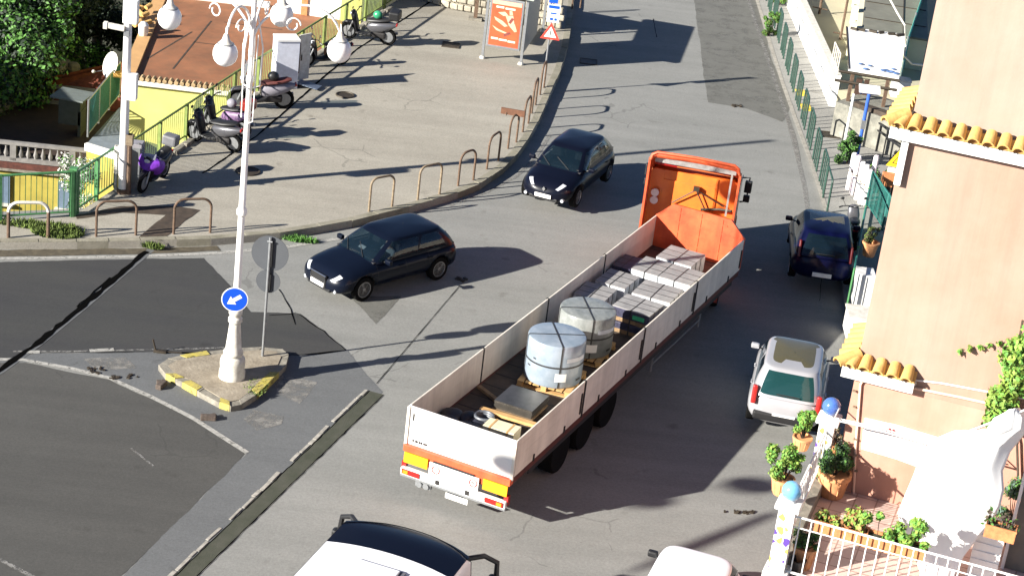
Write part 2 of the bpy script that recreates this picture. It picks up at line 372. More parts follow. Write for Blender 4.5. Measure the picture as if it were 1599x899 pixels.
# painted lines
strip('road_line',[(-420,418),(-200,410),(0,404),(200,401),(330,396),(440,387),(540,371),(620,352)],.16,0,M_line,.008)
strip('road_line',[(700,322),(760,300),(806,276),(836,246),(858,212)],.12,0,M_line2,.008)
strip('road_line',[(-60,560),(36,562),(110,575),(170,590),(235,619),(300,652),(350,684),(386,707)],.13,0,M_line,.012)
strip('road_line',[(20,549),(110,549),(200,547),(300,545),(352,543)],.07,0,M_line2,.012)
strip('road_line',[(40,550),(62,550)],.15,0,M_line,.014)
strip('road_line',[(140,548),(178,546)],.15,0,M_line,.014)
strip('road_line',[(1150,-60),(1178,30),(1205,110),(1228,180),(1244,240),(1256,290),(1262,330)],.15,0,M_line2,.006)
strip('road_line',[(1228,180),(1240,215),(1247,250)],.14,0,M_pale,.009)
strip('road_line',[(-10,868),(60,905)],.10,0,M_line2,.012)
strip('road_line',[(205,700),(240,728)],.06,0,M_line2,.012)
# seams and cracks
def crack(px,w,z=0,lift=.012,jit=.03,nm='road_crack'):
    pts=[P(x,y,z) for x,y in px]; L=[];
    rr=random.Random(len(px)*7+int(px[0][0])); V=[]
    for i in range(len(pts)-1):
        n=max(2,int((pts[i+1]-pts[i]).length/.25))
        for k in range(n):
            p=pts[i].lerp(pts[i+1],k/n); t=(pts[i+1]-pts[i]).normalized(); nn=Vector((-t.y,t.x,0))
            c=p+nn*rr.uniform(-jit,jit); ww=w*rr.uniform(.5,1.2)/2
            V.append([c+nn*ww+Vector((0,0,lift)),c-nn*ww+Vector((0,0,lift))])
    b=B(); b.ngrid(V); return struct(nm,b,M_black)
strip('road_groove_edge',[(236,390),(180,437),(130,480),(60,537),(0,580),(-60,617)],.20,0,M_mid,.010)
crack([(228,393),(180,435),(130,478),(60,535),(0,578),(-60,615)],.17,jit=.016,lift=.018)
crack([(172,434),(140,462),(112,486)],.05,jit=.03,lift=.018)
crack([(718,446),(650,526),(600,585),(582,606)],.02,jit=.004)
crack([(541,547),(505,517),(462,489),(440,492),(400,492)],.03,jit=.03)
crack([(436,452),(450,475),(458,500),(464,514)],.03,jit=.03)
crack([(1280,470),(1284,420),(1283,380)],.015,jit=.01)
crack([(1020,30),(1026,62)],.03,jit=.01)
# trench drain in front of the truck: two edge curbs and a sunken channel
A0,A1=P(598,616),P(300,905); tdir=(A1-A0).normalized(); nn=Vector((-tdir.y,tdir.x,0)); Ld=(A1-A0).length+4
b=B(); b.face([A0-nn*.0+Vector((0,0,.008)),A0+tdir*Ld+Vector((0,0,.008)),A0+tdir*Ld-nn*.36+Vector((0,0,.008)),A0-nn*.36+Vector((0,0,.008))]); 
tr=struct('drain_channel',b,mat('drain_floor',(.06,.06,.045),.9,scale=2,col2=(.03,.035,.02),bump=.4))
b=B(); rr=random.Random(3); t=0
while t<Ld:
    l=rr.uniform(.2,.6); 
    if rr.random()<.82: b.box(A0+tdir*(t+l/2)-nn*(.42+rr.uniform(-.015,.015)),(l*.9,rr.uniform(.05,.09),.04),rz=math.atan2(tdir.y,tdir.x)+rr.uniform(-.03,.03))
    t+=l
struct('drain_edge',b,mat('drain_edge_stone',(.36,.34,.30),.9,var=.25,scale=6))
b=B(); V=[]
for k in range(90):
    c=A0+tdir*(Ld*k/89)+nn*(.02+rr.uniform(-.012,.012)); V.append([c+nn*rr.uniform(.006,.016)+Vector((0,0,.012)),c-nn*rr.uniform(.006,.016)+Vector((0,0,.012))])
b.ngrid(V); V=[]
for k in range(90):
    c=A0+tdir*(Ld*k/89)-nn*(.35+rr.uniform(-.012,.012)); V.append([c+nn*rr.uniform(.006,.016)+Vector((0,0,.012)),c-nn*rr.uniform(.004,.010)+Vector((0,0,.012))])
b.ngrid(V); struct('drain_gap',b,M_black)
# plaza: slot drain, rusty plate strip and joints
crack([(672,3),(600,50),(560,75),(500,125),(450,170),(400,213),(355,245),(310,275)],.07,z=PZ,lift=.006,jit=.01,nm='plaza_crack')
sheet('drain_cover_strip',[(275,322),(312,328),(280,352),(252,376),(212,374),(240,350)],PZ,M_rustplate,.004)
sheet('drain_cover_strip',[(118,336),(190,322),(275,322),(262,336),(190,332),(120,342)],PZ,M_rustplate,.005)
crack([(205,250),(250,248),(300,238),(330,240)],.025,z=PZ,lift=.006,jit=.01,nm='plaza_crack')
crack([(275,175),(360,192),(430,180)],.02,z=PZ,lift=.006,jit=.01,nm='plaza_crack')
# weeds and soil along the kerb foot
sheet('soil_strip',[(-200,398),(0,391),(220,388),(340,384),(345,392),(220,397),(0,401),(-200,406)],0,mat('gutter_soil',(.085,.07,.045),.95,var=.3,scale=5),.010)
# right-hand pavement
RZ=.13
rk=[(1176,-20),(1200,60),(1222,130),(1240,180),(1262,240),(1280,295),(1292,335),(1306,380),(1318,440),(1326,500)]
rke=[P(x,y,RZ) for x,y in rk]
b=B(); b.prism([(p.x,p.y) for p in rke][::-1]+[(rke[0].x,135),(40,135),(40,46)],-.05,RZ); struct('pavement',b,M_pave)
strip('pavement_kerb',rk,.14,RZ,mat('kerb_pale',(.32,.30,.26),.9,var=.2,scale=5),.008)
for i,(x,y) in enumerate([(1246,145),(1254,168)]):
    b=B(); b.box(P(x,y,RZ)+Vector((.1,0,.012)),(.35,.7,.012),rz=.02); struct('kerb_paint_yellow',b,mat('yellow_paint',(.75,.55,.05),.7,var=.15))
# manholes
def manhole(px,py,r,z,label,sq=False,mt=M_iron):
    t=thing('manhole_cover',label,'manhole cover',P(px,py,z))
    b=B()
    if sq: b.box((0,0,.008),(r*2,r*2,.012))
    else: b.lathe([(r,0),(r,.012)],28)
    obj('lid',b,mt,t)
    b=B(); 
    if sq: b.tube([(-r,-r,.01),(r,-r,.01),(r,r,.01),(-r,r,.01)],.025,6,close=True)
    else: b.tube(arc((0,0,.01),r*1.06,0,2*math.pi*.98,28,'xy'),.03,6,close=True)
    obj('rim',b,M_iron,t)
manhole(539,149,.27,PZ,'round rusty manhole cover in the plaza below the scooters')
manhole(387,268,.32,PZ,'round brown manhole cover on plaza just behind the lamp post')
manhole(704,71,.30,PZ,'square dark manhole cover on plaza left of poster panel',True)
manhole(919,97,.30,.004,'square pale drain lid in the road by the bus shelter',True,M_mid)
manhole(1296,211,.28,RZ,'square dark lid in the right pavement beside green hoops',True)
# ------------------------------------------------------------------ foliage helpers
def leaves(name,clumps,n,leaf,mats,parent,seed=1,flat=.0):
    """n leaf quads scattered in clumps (cx,cy,cz,r)"""
    r=random.Random(seed); V=[];F=[];MI=[]
    wts=[c[3]**2 for c in clumps]
    for i in range(n):
        cx,cy,cz,cr=r.choices(clumps,wts)[0]
        d=Vector((r.gauss(0,1),r.gauss(0,1),r.gauss(0,1))).normalized()*cr*(r.random()**.33)*r.uniform(.75,1.12)
        p=Vector((cx,cy,cz))+d
        nrm=(d.normalized()+Vector((r.gauss(0,.6),r.gauss(0,.6),r.gauss(.3,.6)))).normalized()
        a=nrm.cross(Vector((r.random()-.5,r.random()-.5,r.random()-.5))).normalized(); c=nrm.cross(a)
        s=leaf*r.uniform(.6,1.4); k=len(V)
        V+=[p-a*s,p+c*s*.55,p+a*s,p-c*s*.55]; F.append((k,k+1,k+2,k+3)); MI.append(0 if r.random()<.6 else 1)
    me=bpy.data.meshes.new(name); me.from_pydata(V,[],F); 
    for mm in mats: me.materials.append(mm)
    me.polygons.foreach_set('material_index',[min(q,len(mats)-1) for q in MI]); me.update()
    o=bpy.data.objects.new(name,me); COL.objects.link(o); o.parent=parent; return o
def tree(loc,h,cr,label,n=5000,leaf=.12,seed=1,mats=None,group=None,sq=.8):
    t=thing('tree',label,'tree',loc,group=group); r=random.Random(seed)
    b=B(); b.tube([(0,0,-1),(.1,0,h*.25),(.0,.15,h*.55),(.1,.1,h*.85)],[.28,.22,.15,.06],9)
    cl=[]
    for k in range(16):
        a=r.uniform(0,6.28); e=r.uniform(-.5,1); R=cr*r.uniform(.35,.95)
        c=Vector((math.cos(a)*R*math.cos(e),math.sin(a)*R*math.cos(e),h*.75+R*math.sin(e)*sq)); cl.append((*c,cr*r.uniform(.22,.42)))
        if k<8: b.tube([(0,0.1,h*(.35+.05*k)),c*.5+Vector((0,0,h*.3)),c],[.09,.06,.02],6)
    obj('trunk',b,M_bark,t); leaves('crown',cl,n,leaf,mats or [M_leaf1,M_leaf2],t,seed)
    return t
def plant(name,label,loc,h,w,n,leaf,seed,mats=None,parent_group=None,cat='plant'):
    t=thing(name,label,cat,loc,group=parent_group); r=random.Random(seed); b=B(); cl=[]
    for k in range(13):
        c=Vector((r.uniform(-w,w)*.75,r.uniform(-w,w)*.6,h*r.uniform(.12 if cat=='bush' else .3,1))); b.tube([(c.x*.1,c.y*.1,0),(c.x*.5,c.y*.5,c.z*.6),c],[.012,.009,.004],5); cl.append((*c,w*r.uniform(.25,.5)))
    obj('stems',b,M_bark,t); leaves('foliage',cl,int(n*2.6),leaf*.68,mats or M_greenplant,t,seed); return t
# ------------------------------------------------------------------ hillside below the plaza
b=B(); G=[]
for i in range(30):
    row=[]
    for j in range(30):
        x=-62+i*1.9; y=50+j*3.2; z=-7.5+max(0,(y-66))*.10+math.sin(i*.9)*math.cos(j*.8)*.5+random.uniform(-.25,.25)
        row.append((x,y,z))
    G.append(row)
b.ngrid(G); struct('terrain',b,M_soil)
# ------------------------------------------------------------------ house with the terracotta terrace (yellow front)
def quadprism(b,pts,z0,z1): b.prism([(p.x,p.y) for p in pts],z0,z1)
zr=-.30
h1=thing('yellow_house','pale yellow house with flat terracotta terrace roof behind the plaza fence','house',P(200,118,zr))
o0=h1.location.copy()
NL,NR,FR,FL=[P(x,y,zr)-o0 for x,y in ((200,120),(520,158),(560,-45),(268,-45))]
b=B(); b.prism([(p.x,p.y) for p in (NL,NR,FR,FL)],-8,-.06); obj('wall',b,M_yel,h1)
b=B(); b.prism([(p.x,p.y) for p in (NL,NR,FR,FL)],-.056,0); obj('roof',b,M_roofterr,h1)
nd=(NR-NL).normalized(); nb=Vector((-nd.y,nd.x,0)); rzh=math.atan2(nd.y,nd.x); L1=(NR-NL).length
b=B(); b.box((NL+NR)/2-nb*.05+Vector((0,0,-.12)),(L1,.22,.16),rz=rzh); obj('cornice',b,M_whitedirty,h1)
b=B(); k=.1
while k<L1:
    c=NL+nd*k-nb*.02+Vector((0,0,.03)); b.cyl(c-nb*.16,c+nb*.14,.075,8); k+=.19
obj('edge_tiles',b,mat('edge_tile_buff',(.42,.30,.16),.85,var=.3,scale=6),h1)
ld=(FL-NL).normalized(); ln=Vector((-ld.y,ld.x,0)); LL=(FL-NL).length
b=B(); b.box(NL+ld*LL/2+ln*.0+Vector((0,0,.05)),(LL,.45,.10),rz=math.atan2(ld.y,ld.x)); obj('parapet',b,mat('parapet_ochre',(.52,.30,.12),.85,scale=3,col2=(.42,.24,.10)),h1)
b=B(); rr=random.Random(5)
for k in range(14):
    c=NL+ld*(4.5+k*.17)+ln*rr.uniform(.15,.5)+Vector((0,0,rr.uniform(.25,.42))); b.cyl(c,c+Vector((rr.uniform(-.3,.3),.3,.05)),.09,8)
obj('loose_tiles',b,M_tile,h1)
# two joints on the terrace surface
b=B()
for (a,c) in (((270,108),(330,33)),((302,66),(352,72)),((230,92),(300,50)),((350,35),(440,47))):
    p,q=P(*a,zr)-o0,P(*c,zr)-o0; d=(q-p).normalized(); n_=Vector((-d.y,d.x,0))*.03
    b.face([p+n_+Vector((0,0,.006)),q+n_+Vector((0,0,.006)),q-n_+Vector((0,0,.006)),p-n_+Vector((0,0,.006))])
obj('joint',b,M_rustplate,h1)
# white house beyond
h3=thing('white_house','white rendered house at the top edge beyond the terracotta terrace','house',P(432,17,zr)); o3=h3.location.copy()
a=P(432,17,zr)-o3; c=P(560,36,zr)-o3; d=(c-a).normalized(); rz3=math.atan2(d.y,d.x); nb3=Vector((-d.y,d.x,0)); Lh=(c-a).length
b=B(); b.box(a+d*Lh/2+nb3*2+Vector((0,0,1.4)),(Lh,4,3.2),rz=rz3); obj('wall',b,M_white,h3)
b=B(); b.box(a+d*1.05-nb3*.02+Vector((0,0,1.2)),(.24,.10,2.6),rz=rz3); obj('drainpipe',b,M_terr,h3)
b=B(); b.box(a+d*Lh*.9-nb3*.02+Vector((0,0,.5)),(Lh*.25,.06,1.6),rz=rz3); obj('panel',b,M_yel,h3)
b=B(); b.box(P(330,2,zr)-o3+Vector((0,0,.1)),(4.4,.18,.25),rz=rzh); obj('parapet',b,M_whitedirty,h3)
# ------------------------------------------------------------------ lower house with balustrades
z2=-3.4
h2=thing('ochre_house','ochre house with shaded roof terrace below the plaza','house',P(0,250,z2)); o2=h2.location.copy()
q=[P(x,y,z2)-o2 for x,y in ((-170,232),(142,264),(186,170),(34,158),(-60,205))]
b=B(); b.prism([(p.x,p.y) for p in q],-6,-.25); obj('wall',b,M_yel2,h2)
b=B(); b.prism([(p.x,p.y) for p in q],-.246,0); obj('terrace_floor',b,mat('terrace_shade_dark_tile',(.035,.02,.015),.8,var=.25,scale=2),h2)  # dark tile colour deepened to carry part of the terrace shade
M_bal=mat('balustrade_shade_grey',(.22,.21,.20),.8,var=.2,scale=4)  # grey with the balustrades' shade put into it
def balustrade(parent,p0,p1,h=.64,mt=M_bal):
    d=(p1-p0); L=d.length; d.normalize(); rz=math.atan2(d.y,d.x); f=B()
    f.box((p0+p1)/2+Vector((0,0,h)),(L,.20,.09),rz=rz); f.box((p0+p1)/2+Vector((0,0,.08)),(L,.2,.14),rz=rz)
    bal=obj('balustrade',f,mt or M_whitedirty,parent)
    g=B(); n=int(L/.24)
    for i in range(n):
        c=p0+d*(i+.5)*L/n
        if i%8==0: g.box(c+Vector((0,0,h/2)),(.2,.2,h-.1),rz=rz)
        else: g.lathe([(.05,.13),(.05,.17),(.085,.26),(.045,.41),(.03,.48),(.05,.56),(.05,.60)],8,Matrix.Translation(c))
    obj('balusters',g,mt or M_whitedirty,bal)
balustrade(h2,q[0],q[1]); balustrade(h2,q[3],q[2]); balustrade(h2,q[4],q[3]); balustrade(h2,q[0]+Vector((0,0,.001)),q[4])
d=(q[1]-q[0]).normalized(); rz2=math.atan2(d.y,d.x); nb2=Vector((-d.y,d.x,0))
b=B(); b.box((q[0]+q[1])/2-nb2*.02+Vector((0,0,-.27)),((q[1]-q[0]).length,.3,.08),rz=rz2); obj('cornice',b,M_kerb,h2); b=B(); b.box((q[0]+q[1])/2-nb2*.03+Vector((0,0,-.12)),((q[1]-q[0]).length,.22,.21),rz=rz2); obj('red_band',b,mat('dark_red_band',(.10,.03,.02),.85,var=.3),h2)
def frontwin(px,py,w_,h_):
    p=P(px,py,z2)-o2; tt=(p-q[0]).dot(d); c=q[0]+d*tt-nb2*.02
    f=B(); f.box(c+Vector((0,0,-1.0)),(w_,.10,h_),rz=rz2); o=obj('window',f,mat('shutter_slate_blue',(.12,.17,.24),.6,var=.1),h2)
    f=B(); f.box(c+Vector((0,0,-1.0-h_/2-.05))-nb2*.05,(w_+.2,.2,.08),rz=rz2); obj('sill',f,M_whitedirty,o)
frontwin(2,250,.6,1.0); frontwin(105,262,.6,.95)
# dark red roof behind it
h4=thing('red_tiled_roof_house','low house with dark red tiled roof beside the satellite dish','house',P(110,128,-2.4)); o4=h4.location.copy()
b=B(); r4=[P(x,y,z)-o4 for x,y,z in ((28,152,-3.3),(190,172,-3.3),(205,92,-1.6),(72,122,-2.4))]
b.face(r4); b.face([p-Vector((0,0,.15)) for p in r4]); obj('roof',b,mat('dark_red_roof',(.17,.04,.02),.85,var=.35,scale=3,bump=.4),h4)
b=B(); r5=[P(x,y,z)-o4 for x,y,z in ((171,114,-1.0),(196,116,-1.0),(203,88,-.6),(190,97,-.7))]
b.prism([(p.x,p.y) for p in r5],r5[0].z-.15,r5[0].z); obj('eaves',b,M_tile,h4)
b=B(); b.prism([(p.x,p.y) for p in [P(x,y,-3.35)-o4 for x,y in ((36,150),(188,170),(200,100),(80,125))]],-6,-1.2); obj('wall',b,mat('brown_wall',(.10,.06,.04),.9),h4)
# pale ramp roof with teal mesh
h5=thing('lean_to','pale grey flat lean-to roof below the white pole','lean-to',P(165,222,-2.2)); o5=h5.location.copy()
b=B(); g5=[P(x,y,-2.2)-o5 for x,y in ((134,226),(180,240),(212,178),(186,168))]; b.prism([(p.x,p.y) for p in g5],-.12,0); obj('roof',b,mat('pale_blue_sheet',(.17,.20,.23),.6,var=.15,scale=3),h5); b=B(); b.prism([(p.x*.96,p.y*.96) for p in g5],-4,-.122); obj('wall',b,M_yel2,h5)
b=B(); b.box((g5[0]+g5[1])/2+Vector((0,0,-.06)),((g5[1]-g5[0]).length,.14,.24),rz=math.atan2((g5[1]-g5[0]).y,(g5[1]-g5[0]).x)); obj('fascia',b,M_white,h5)
t=thing('mesh_fence','teal mesh fence along the lean-to under the satellite dish','fence',P(140,216,-2.2)); ot=t.location.copy()
pa,pb=P(137,214,-2.2)-ot,P(186,152,-2.2)-ot; dd=(pb-pa).normalized(); Lf=(pb-pa).length
for k in range(4):
    b=B(); b.tube([pa+dd*Lf*k/3,pa+dd*Lf*k/3+Vector((0,0,1.3))],.035,6); obj('post',b,M_galv,t)
b=B(); b.tube([pa+Vector((0,0,1.28)),pb+Vector((0,0,1.28))],.03,6); b.tube([pa+Vector((0,0,.1)),pb+Vector((0,0,.1))],.03,6); obj('rail',b,M_galv,t)
b=B(); n=46
for k in range(n):
    x0=k/n*Lf
    for s_ in (1,-1):
        x1=x0+s_*1.1
        p,q_=pa+dd*x0+Vector((0,0,.1)),pa+dd*max(0,min(Lf,x1))+Vector((0,0,1.25)); b.tube([p,q_],.013,4,caps=False)
obj('mesh',b,M_teal,t)
# shed on the terrace
t=thing('garden_table','grey slab-topped shed standing on the shaded roof terrace','shed',P(112,206,z2)); 
b=B(); b.box((.0,0,.85),(.75,.8,.9)); b.box((.35,0,.45),(.1,.8,.9)); obj('body',b,mat('shed_grey',(.06,.07,.065),.8),t)
b=B(); b.box((0,0,1.35),(1.2,1.1,.06),rz=-.15); obj('top',b,mat('shed_top',(.13,.15,.145),.6),t)
t=thing('satellite_dish','white satellite dish on a pole above the teal mesh','satellite dish',P(172,160,-2.2))
b=B(); b.tube([(0,0,0),(0,0,1.3)],.03,8); b.tube([(0,0,1.2),(-.5,-.35,1.15)],.015,6); obj('arm',b,M_galv,t)
Md=Matrix.Translation((0.05,0,1.35))@Euler((rad(72),0,rad(-38))).to_matrix().to_4x4()@Matrix.Diagonal((.85,1.1,1,1))
b=B(); b.lathe([(.42,.12),(.36,.08),(.22,.03),(.02,0)],22,Md); obj('reflector',b,M_whitedirty,t)
b=B(); b.sphere((-.52,-.37,1.17),.06,10); obj('receiver',b,M_whitedirty,t)
t=thing('window_box','white cabinet hanging on parapet beside loose roof tiles','cabinet',P(228,60,-.3)); b=B(); b.lathe([(.12,0),(.17,.12),(.18,.42),(.1,.52),(.02,.55)],14,Matrix.Translation((-.1,0,.05))); obj('body',b,M_white,t); t['label']='white rounded water tank beside the loose roof tiles'; t['category']='water tank'; t.name='water_tank'
# trees on the slope
tsp=[((8,62),-3,3.6,2.6,9000),((-5,150),-3.5,3.4,2.2,8000),((40,20),-1,4,2.4,8000),((120,30),-2.5,3.5,2.3,6000),((70,120),-4,3.2,1.9,6000),((105,112),-4.2,2.6,1.6,4000),((-40,90),-2,4,2.8,7000),((150,-10),-2,4,2.6,6000),((75,-30),0,4.5,3,6000)]
tl=['bright leafy tree at the left edge above the ochre terrace','lit bushy tree left of the far balustrade','tall leafy tree at the upper left corner','shade-dark coloured tree behind the white pole','green tree rising behind the lower rubble rocks','small round tree just behind the dark red roof','leafy tree partly cut by the left edge','shade-dark coloured tree beside the terracotta terrace corner','shade-dark coloured tree crown at the top edge left of the camera pole']
for k,((px,py),z,h,cr,n) in enumerate(tsp):
    base=P(px,py,z); base.z=z-h*.75
    tree(base,h,cr,tl[k],int(n*1.7),.085,seed=20+k,group='trees on the slope below the plaza',mats=[M_leaf1,M_leaf2] if k not in (3,7,8) else [M_leaf2,M_leaf2])  # deep shade put into colour: some trees take only the dark leaf
b=B(); rr=random.Random(9)
for k in range(22):
    bb=P(88+rr.uniform(-26,34),88+rr.uniform(-18,22),-3.5); b.sphere(bb,rr.uniform(.25,.6),8,(1,rr.uniform(.7,1.2),rr.uniform(.6,1)))
o=obj('rock_outcrop',b,M_stone); tag(o,'pale rubble rock outcrop among the trees at upper left','rock')
# ------------------------------------------------------------------ rubble stone wall at top of the plaza
wl=[P(640,-8,PZ),P(668,3,PZ),P(712,16,PZ),P(770,26,PZ),P(868,44,PZ)]
b=B(); rr=random.Random(2)
V=[]
for i in range(len(wl)-1):
    a,c=wl[i],wl[i+1]; L=(c-a).length; dd=(c-a).normalized(); ang=math.atan2(dd.y,dd.x)
    b.box((a+c)/2+Vector((0,.3,.8)),(L,.5,1.6),rz=ang)
    for row in range(6):
        x=0
        while x<L:
            l=rr.uniform(.2,.45); b.box(a+dd*(x+l/2)+Vector((0,.02+rr.uniform(-.03,.03),row*.28+.14)),(l*.9,.2,.25*rr.uniform(.8,1)),rz=ang+rr.uniform(-.05,.05),bev=.04); x+=l
o=obj('stone_wall',b,M_stone); tag(o,'rubble stone wall closing the top of the plaza','wall')
t=thing('support_post','brown square post standing before the rubble wall left of poster','post',P(742,31,PZ))
b=B(); b.box((0,0,1.3),(.14,.14,2.6)); obj('shaft',b,M_rust,t); b=B(); b.box((0,0,.04),(.5,.4,.08)); b.box((.3,.1,.03),(.5,.2,.06)); obj('foot',b,M_kerb,t)
# ------------------------------------------------------------------ green fences
def fence(name,label,pxs,z,h,postd=1.9,top=M_green):
    pts=[P(x,y,z) for x,y in pxs]; t=thing(name,label,'fence',pts[0]); o_=pts[0].copy(); pts=[p-o_ for p in pts]
    b=B(); b.tube([p+Vector((0,0,h)) for p in pts],.035,6); obj('top_rail',b,top,t)
    b=B(); b.tube([p+Vector((0,0,.14)) for p in pts],.028,6); obj('bottom_rail',b,top,t)
    b=B(); 
    for i in range(len(pts)-1):
        L=(pts[i+1]-pts[i]).length; dd=(pts[i+1]-pts[i]).normalized(); n=int(L/.14); ang=math.atan2(dd.y,dd.x)
        for k in range(n):
            c=pts[i]+dd*(k+.5)*L/n; b.box(c+Vector((0,0,h/2+.07)),(.016,.016,h-.14),rz=ang)
    obj('bars',b,top,t)
    for i in range(len(pts)-1):
        L=(pts[i+1]-pts[i]).length; dd=(pts[i+1]-pts[i]).normalized(); n=max(1,round(L/postd)); ang=math.atan2(dd.y,dd.x)
        for k in range(n+(1 if i==len(pts)-2 else 0)):
            f=B(); f.box(pts[i]+dd*k*L/n+Vector((0,0,h/2)),(.09,.09,h+.04),rz=ang); obj('post',f,top,t)
    return t
M_olive=mat('olive_green_railing',(.19,.25,.06),.6,var=.2,scale=6)
fence('railing_fence','long green railing fence between plaza and the yellow house',[(205,277),(365,166),(470,97),(600,13),(650,-20)],PZ,1.12,top=M_olive)
fence('railing_fence','short sloping green railing left of the white camera pole',[(120,333),(180,292)],PZ,1.2,1.2)
fence('railing_fence','green railing in front of the ochre house at left edge',[(112,338),(0,345),(-150,352)],PZ,1.28,2.2)
o=thing('gate_post','thick green corner post where the two railings meet','post',P(114,336,PZ)); b=B(); b.box((0,0,.66),(.17,.17,1.32)); obj('shaft',b,M_green,o); b=B(); b.box((0,0,1.34),(.2,.2,.05)); obj('cap',b,M_green,o)
# rubble kerb below the fence
b=B(); rr=random.Random(4)
fpp=[P(x,y,PZ) for x,y in ((208,282),(365,171),(600,18))]
for i in range(2):
    a,c=fpp[i],fpp[i+1]; L=(c-a).length; dd=(c-a).normalized(); x=0
    while x<L:
        l=rr.uniform(.3,.8); b.box(a+dd*(x+l/2)+Vector((.1,0,.05)),(l*.9,.16,.12),rz=math.atan2(dd.y,dd.x),bev=.03); x+=l+rr.uniform(0,.3)
struct('fence_kerb',b,M_kerb)
# white flowers / weeds behind the short railing, weeds by the racks
pl=plant('flowering_bush','white flowering bush tangled behind the short green railing',P(140,318,PZ)+Vector((-.5,.6,-.3)),1.3,.7,1500,.05,3,[mat('blossom_white',(.6,.6,.55),.7),M_leaf1],cat='bush')
def weedpatch(name,label,px,py,rx,ry,n,z,mts,seed,hh=.16):
    r=random.Random(seed); V=[];F=[]; c0=P(px,py,z)
    for i in range(n):
        a=r.uniform(0,6.28); q=math.sqrt(r.random()); c=c0+Vector((math.cos(a)*q*rx,math.sin(a)*q*ry,0)); h=r.uniform(.4,1)*hh; a=r.uniform(0,3.14); wv=Vector((math.cos(a),math.sin(a),0))*.025; ln=Vector((r.uniform(-.08,.08),r.uniform(-.08,.08),h)); k=len(V)
        V+=[c-wv,c+wv,c+ln]; F.append((k,k+1,k+2))
    me=bpy.data.meshes.new(name); me.from_pydata(V,[],F); me.materials.append(mts); o=bpy.data.objects.new(name,me); COL.objects.link(o); tag(o,label,'weeds',kind='stuff')
weedpatch('grass','green weeds growing on the kerb beside the white rack',90,362,.7,.5,900,PZ,M_grass,1)
weedpatch('grass','weeds growing in the soil under the left railing',50,352,1.3,.25,700,PZ,M_grass,2)
weedpatch('grass','weed tufts growing along the kerb behind the round sign',468,375,.55,.16,260,.02,MATS['leaf_green'],3,.16)
weedpatch('grass','moss and weeds on the island edge',400,605,.25,.45,260,.12,M_grass,4,.08)
weedpatch('grass','weed tuft on the kerb foot under the rusty plate',238,386,.3,.12,160,.05,M_grass,5,.18)
# ------------------------------------------------------------------ street furniture: hoop racks
RG='rusty steel hoops along the plaza kerb'
def hoop(a,c,h,label,mt,group,z,r=.035,name='hoop_rack',rc=.26,top_mt=None,bar=False):
    A_,C_=P(*a,z),P(*c,z); mid=(A_+C_)/2; dv=C_-A_; L=dv.length; t=thing(name,label,'hoop barrier',mid,math.atan2(dv.y,dv.x),group)
    s=.45 if top_mt else 0
    pts=[Vector((-L/2,0,h-rc))]+[Vector((-L/2+rc-rc*math.cos(q),0,h-rc+rc*math.sin(q))) for q in [i*math.pi/16 for i in range(1,9)]]
    pts+= [Vector((-p.x,0,p.z)) for p in pts[::-1]]
    b=B(); b.tube(pts,r,8); obj('arch',b,top_mt or mt,t)
    for sx in (-1,1):
        b=B(); b.tube([(sx*L/2,0,-.02),(sx*L/2,0,h-rc)],r,8); obj('leg',b,mt,t)
    if bar:
        b=B(); b.tube([(-L/2,0,.25),(L/2,0,.25)],r*.7,6); obj('crossbar',b,mt,t)
    return t
hoop((13,371),(75,371),.98,'white topped hoop with rusty legs nearest the left edge',M_rust,RG,PZ,.045,top_mt=M_whitedirty)
hoop((150,369),(212,367),.98,'brown hoop left of the rusty drain plate',M_rust,RG,PZ)
hoop((271,365),(328,363),.98,'reddish hoop right of the rusty drain plate',M_rust,RG,PZ)
H=[((576,330),(612,323),'weathered hoop just above the dark hatchback roof'),((652,312),(686,304),'weathered hoop between the dark hatchback and the kerb bend'),
 ((715,290),(739,281),'hoop at the kerb bend, third from the hatchback'),((760,264),(778,251),'leaning hoop just below the brown board'),
 ((793,232),(806,222),'hoop carrying the brown board'),((816,206),(825,193),'hoop first uphill of the brown board'),
 ((830,177),(836,164),'hoop second uphill of the brown board'),((843,148),(849,137),'hoop at the foot of the bus sign pole')]
for a,c,l in H: hoop(a,c,1.0 if a[0]>600 else .98,l,M_rustw if a[0]<700 else M_rust,RG,PZ,rc=.22 if a[0]<700 else .28)
hoop((893,14),(906,12),1.0,'hoop nearest the top edge beside the road',M_rust,RG,PZ)
t=thing('notice_board','brown wooden board fixed on top of a rusty hoop','board',P(800,226,PZ)+Vector((-.1,0,.98))); b=B(); b.box((0,0,.08),(.75,.05,.20),rz=-.15); obj('panel',b,mat('board_brown',(.14,.06,.03),.7,var=.2),t); b=B(); b.tube([(-.2,0,-.05),(-.2,0,.05)],.02,6); obj('bracket',b,M_rust,t)
# right-hand green hoops
ords=['first','second','third','fourth','fifth','sixth','seventh','eighth','ninth','tenth','eleventh','twelfth','thirteenth']
na,nb_=P(1285,303,RZ),P(1196,0,RZ); 
for k in range(12):
    f=k*2.02; dirv=(nb_-na).normalized(); a=na+dirv*f+Vector((.0,0,0)); L=1.12
    t=thing('hoop_railing',f'{ords[k]} dark green hoop railing on the right pavement counting up from the parked blue car','hoop barrier',a+dirv*L/2,math.atan2(dirv.y,dirv.x),'dark green hoops along the right pavement')
    b=B(); b.tube([(-L/2,0,1.0),(-L/2+.12,0,1.12),(L/2-.12,0,1.12),(L/2,0,1.0)],.032,7); obj('arch',b,M_dgreen,t)
    for sx in (-1,1): b=B(); b.tube([(sx*L/2,0,-.02),(sx*L/2,0,1.0)],.032,7); obj('leg',b,M_dgreen,t)
    b=B(); b.tube([(-.16,0,.0),(-.16,0,1.1)],.022,6); b.tube([(.16,0,.0),(.16,0,1.1)],.022,6); obj('bars',b,M_dgreen,t)
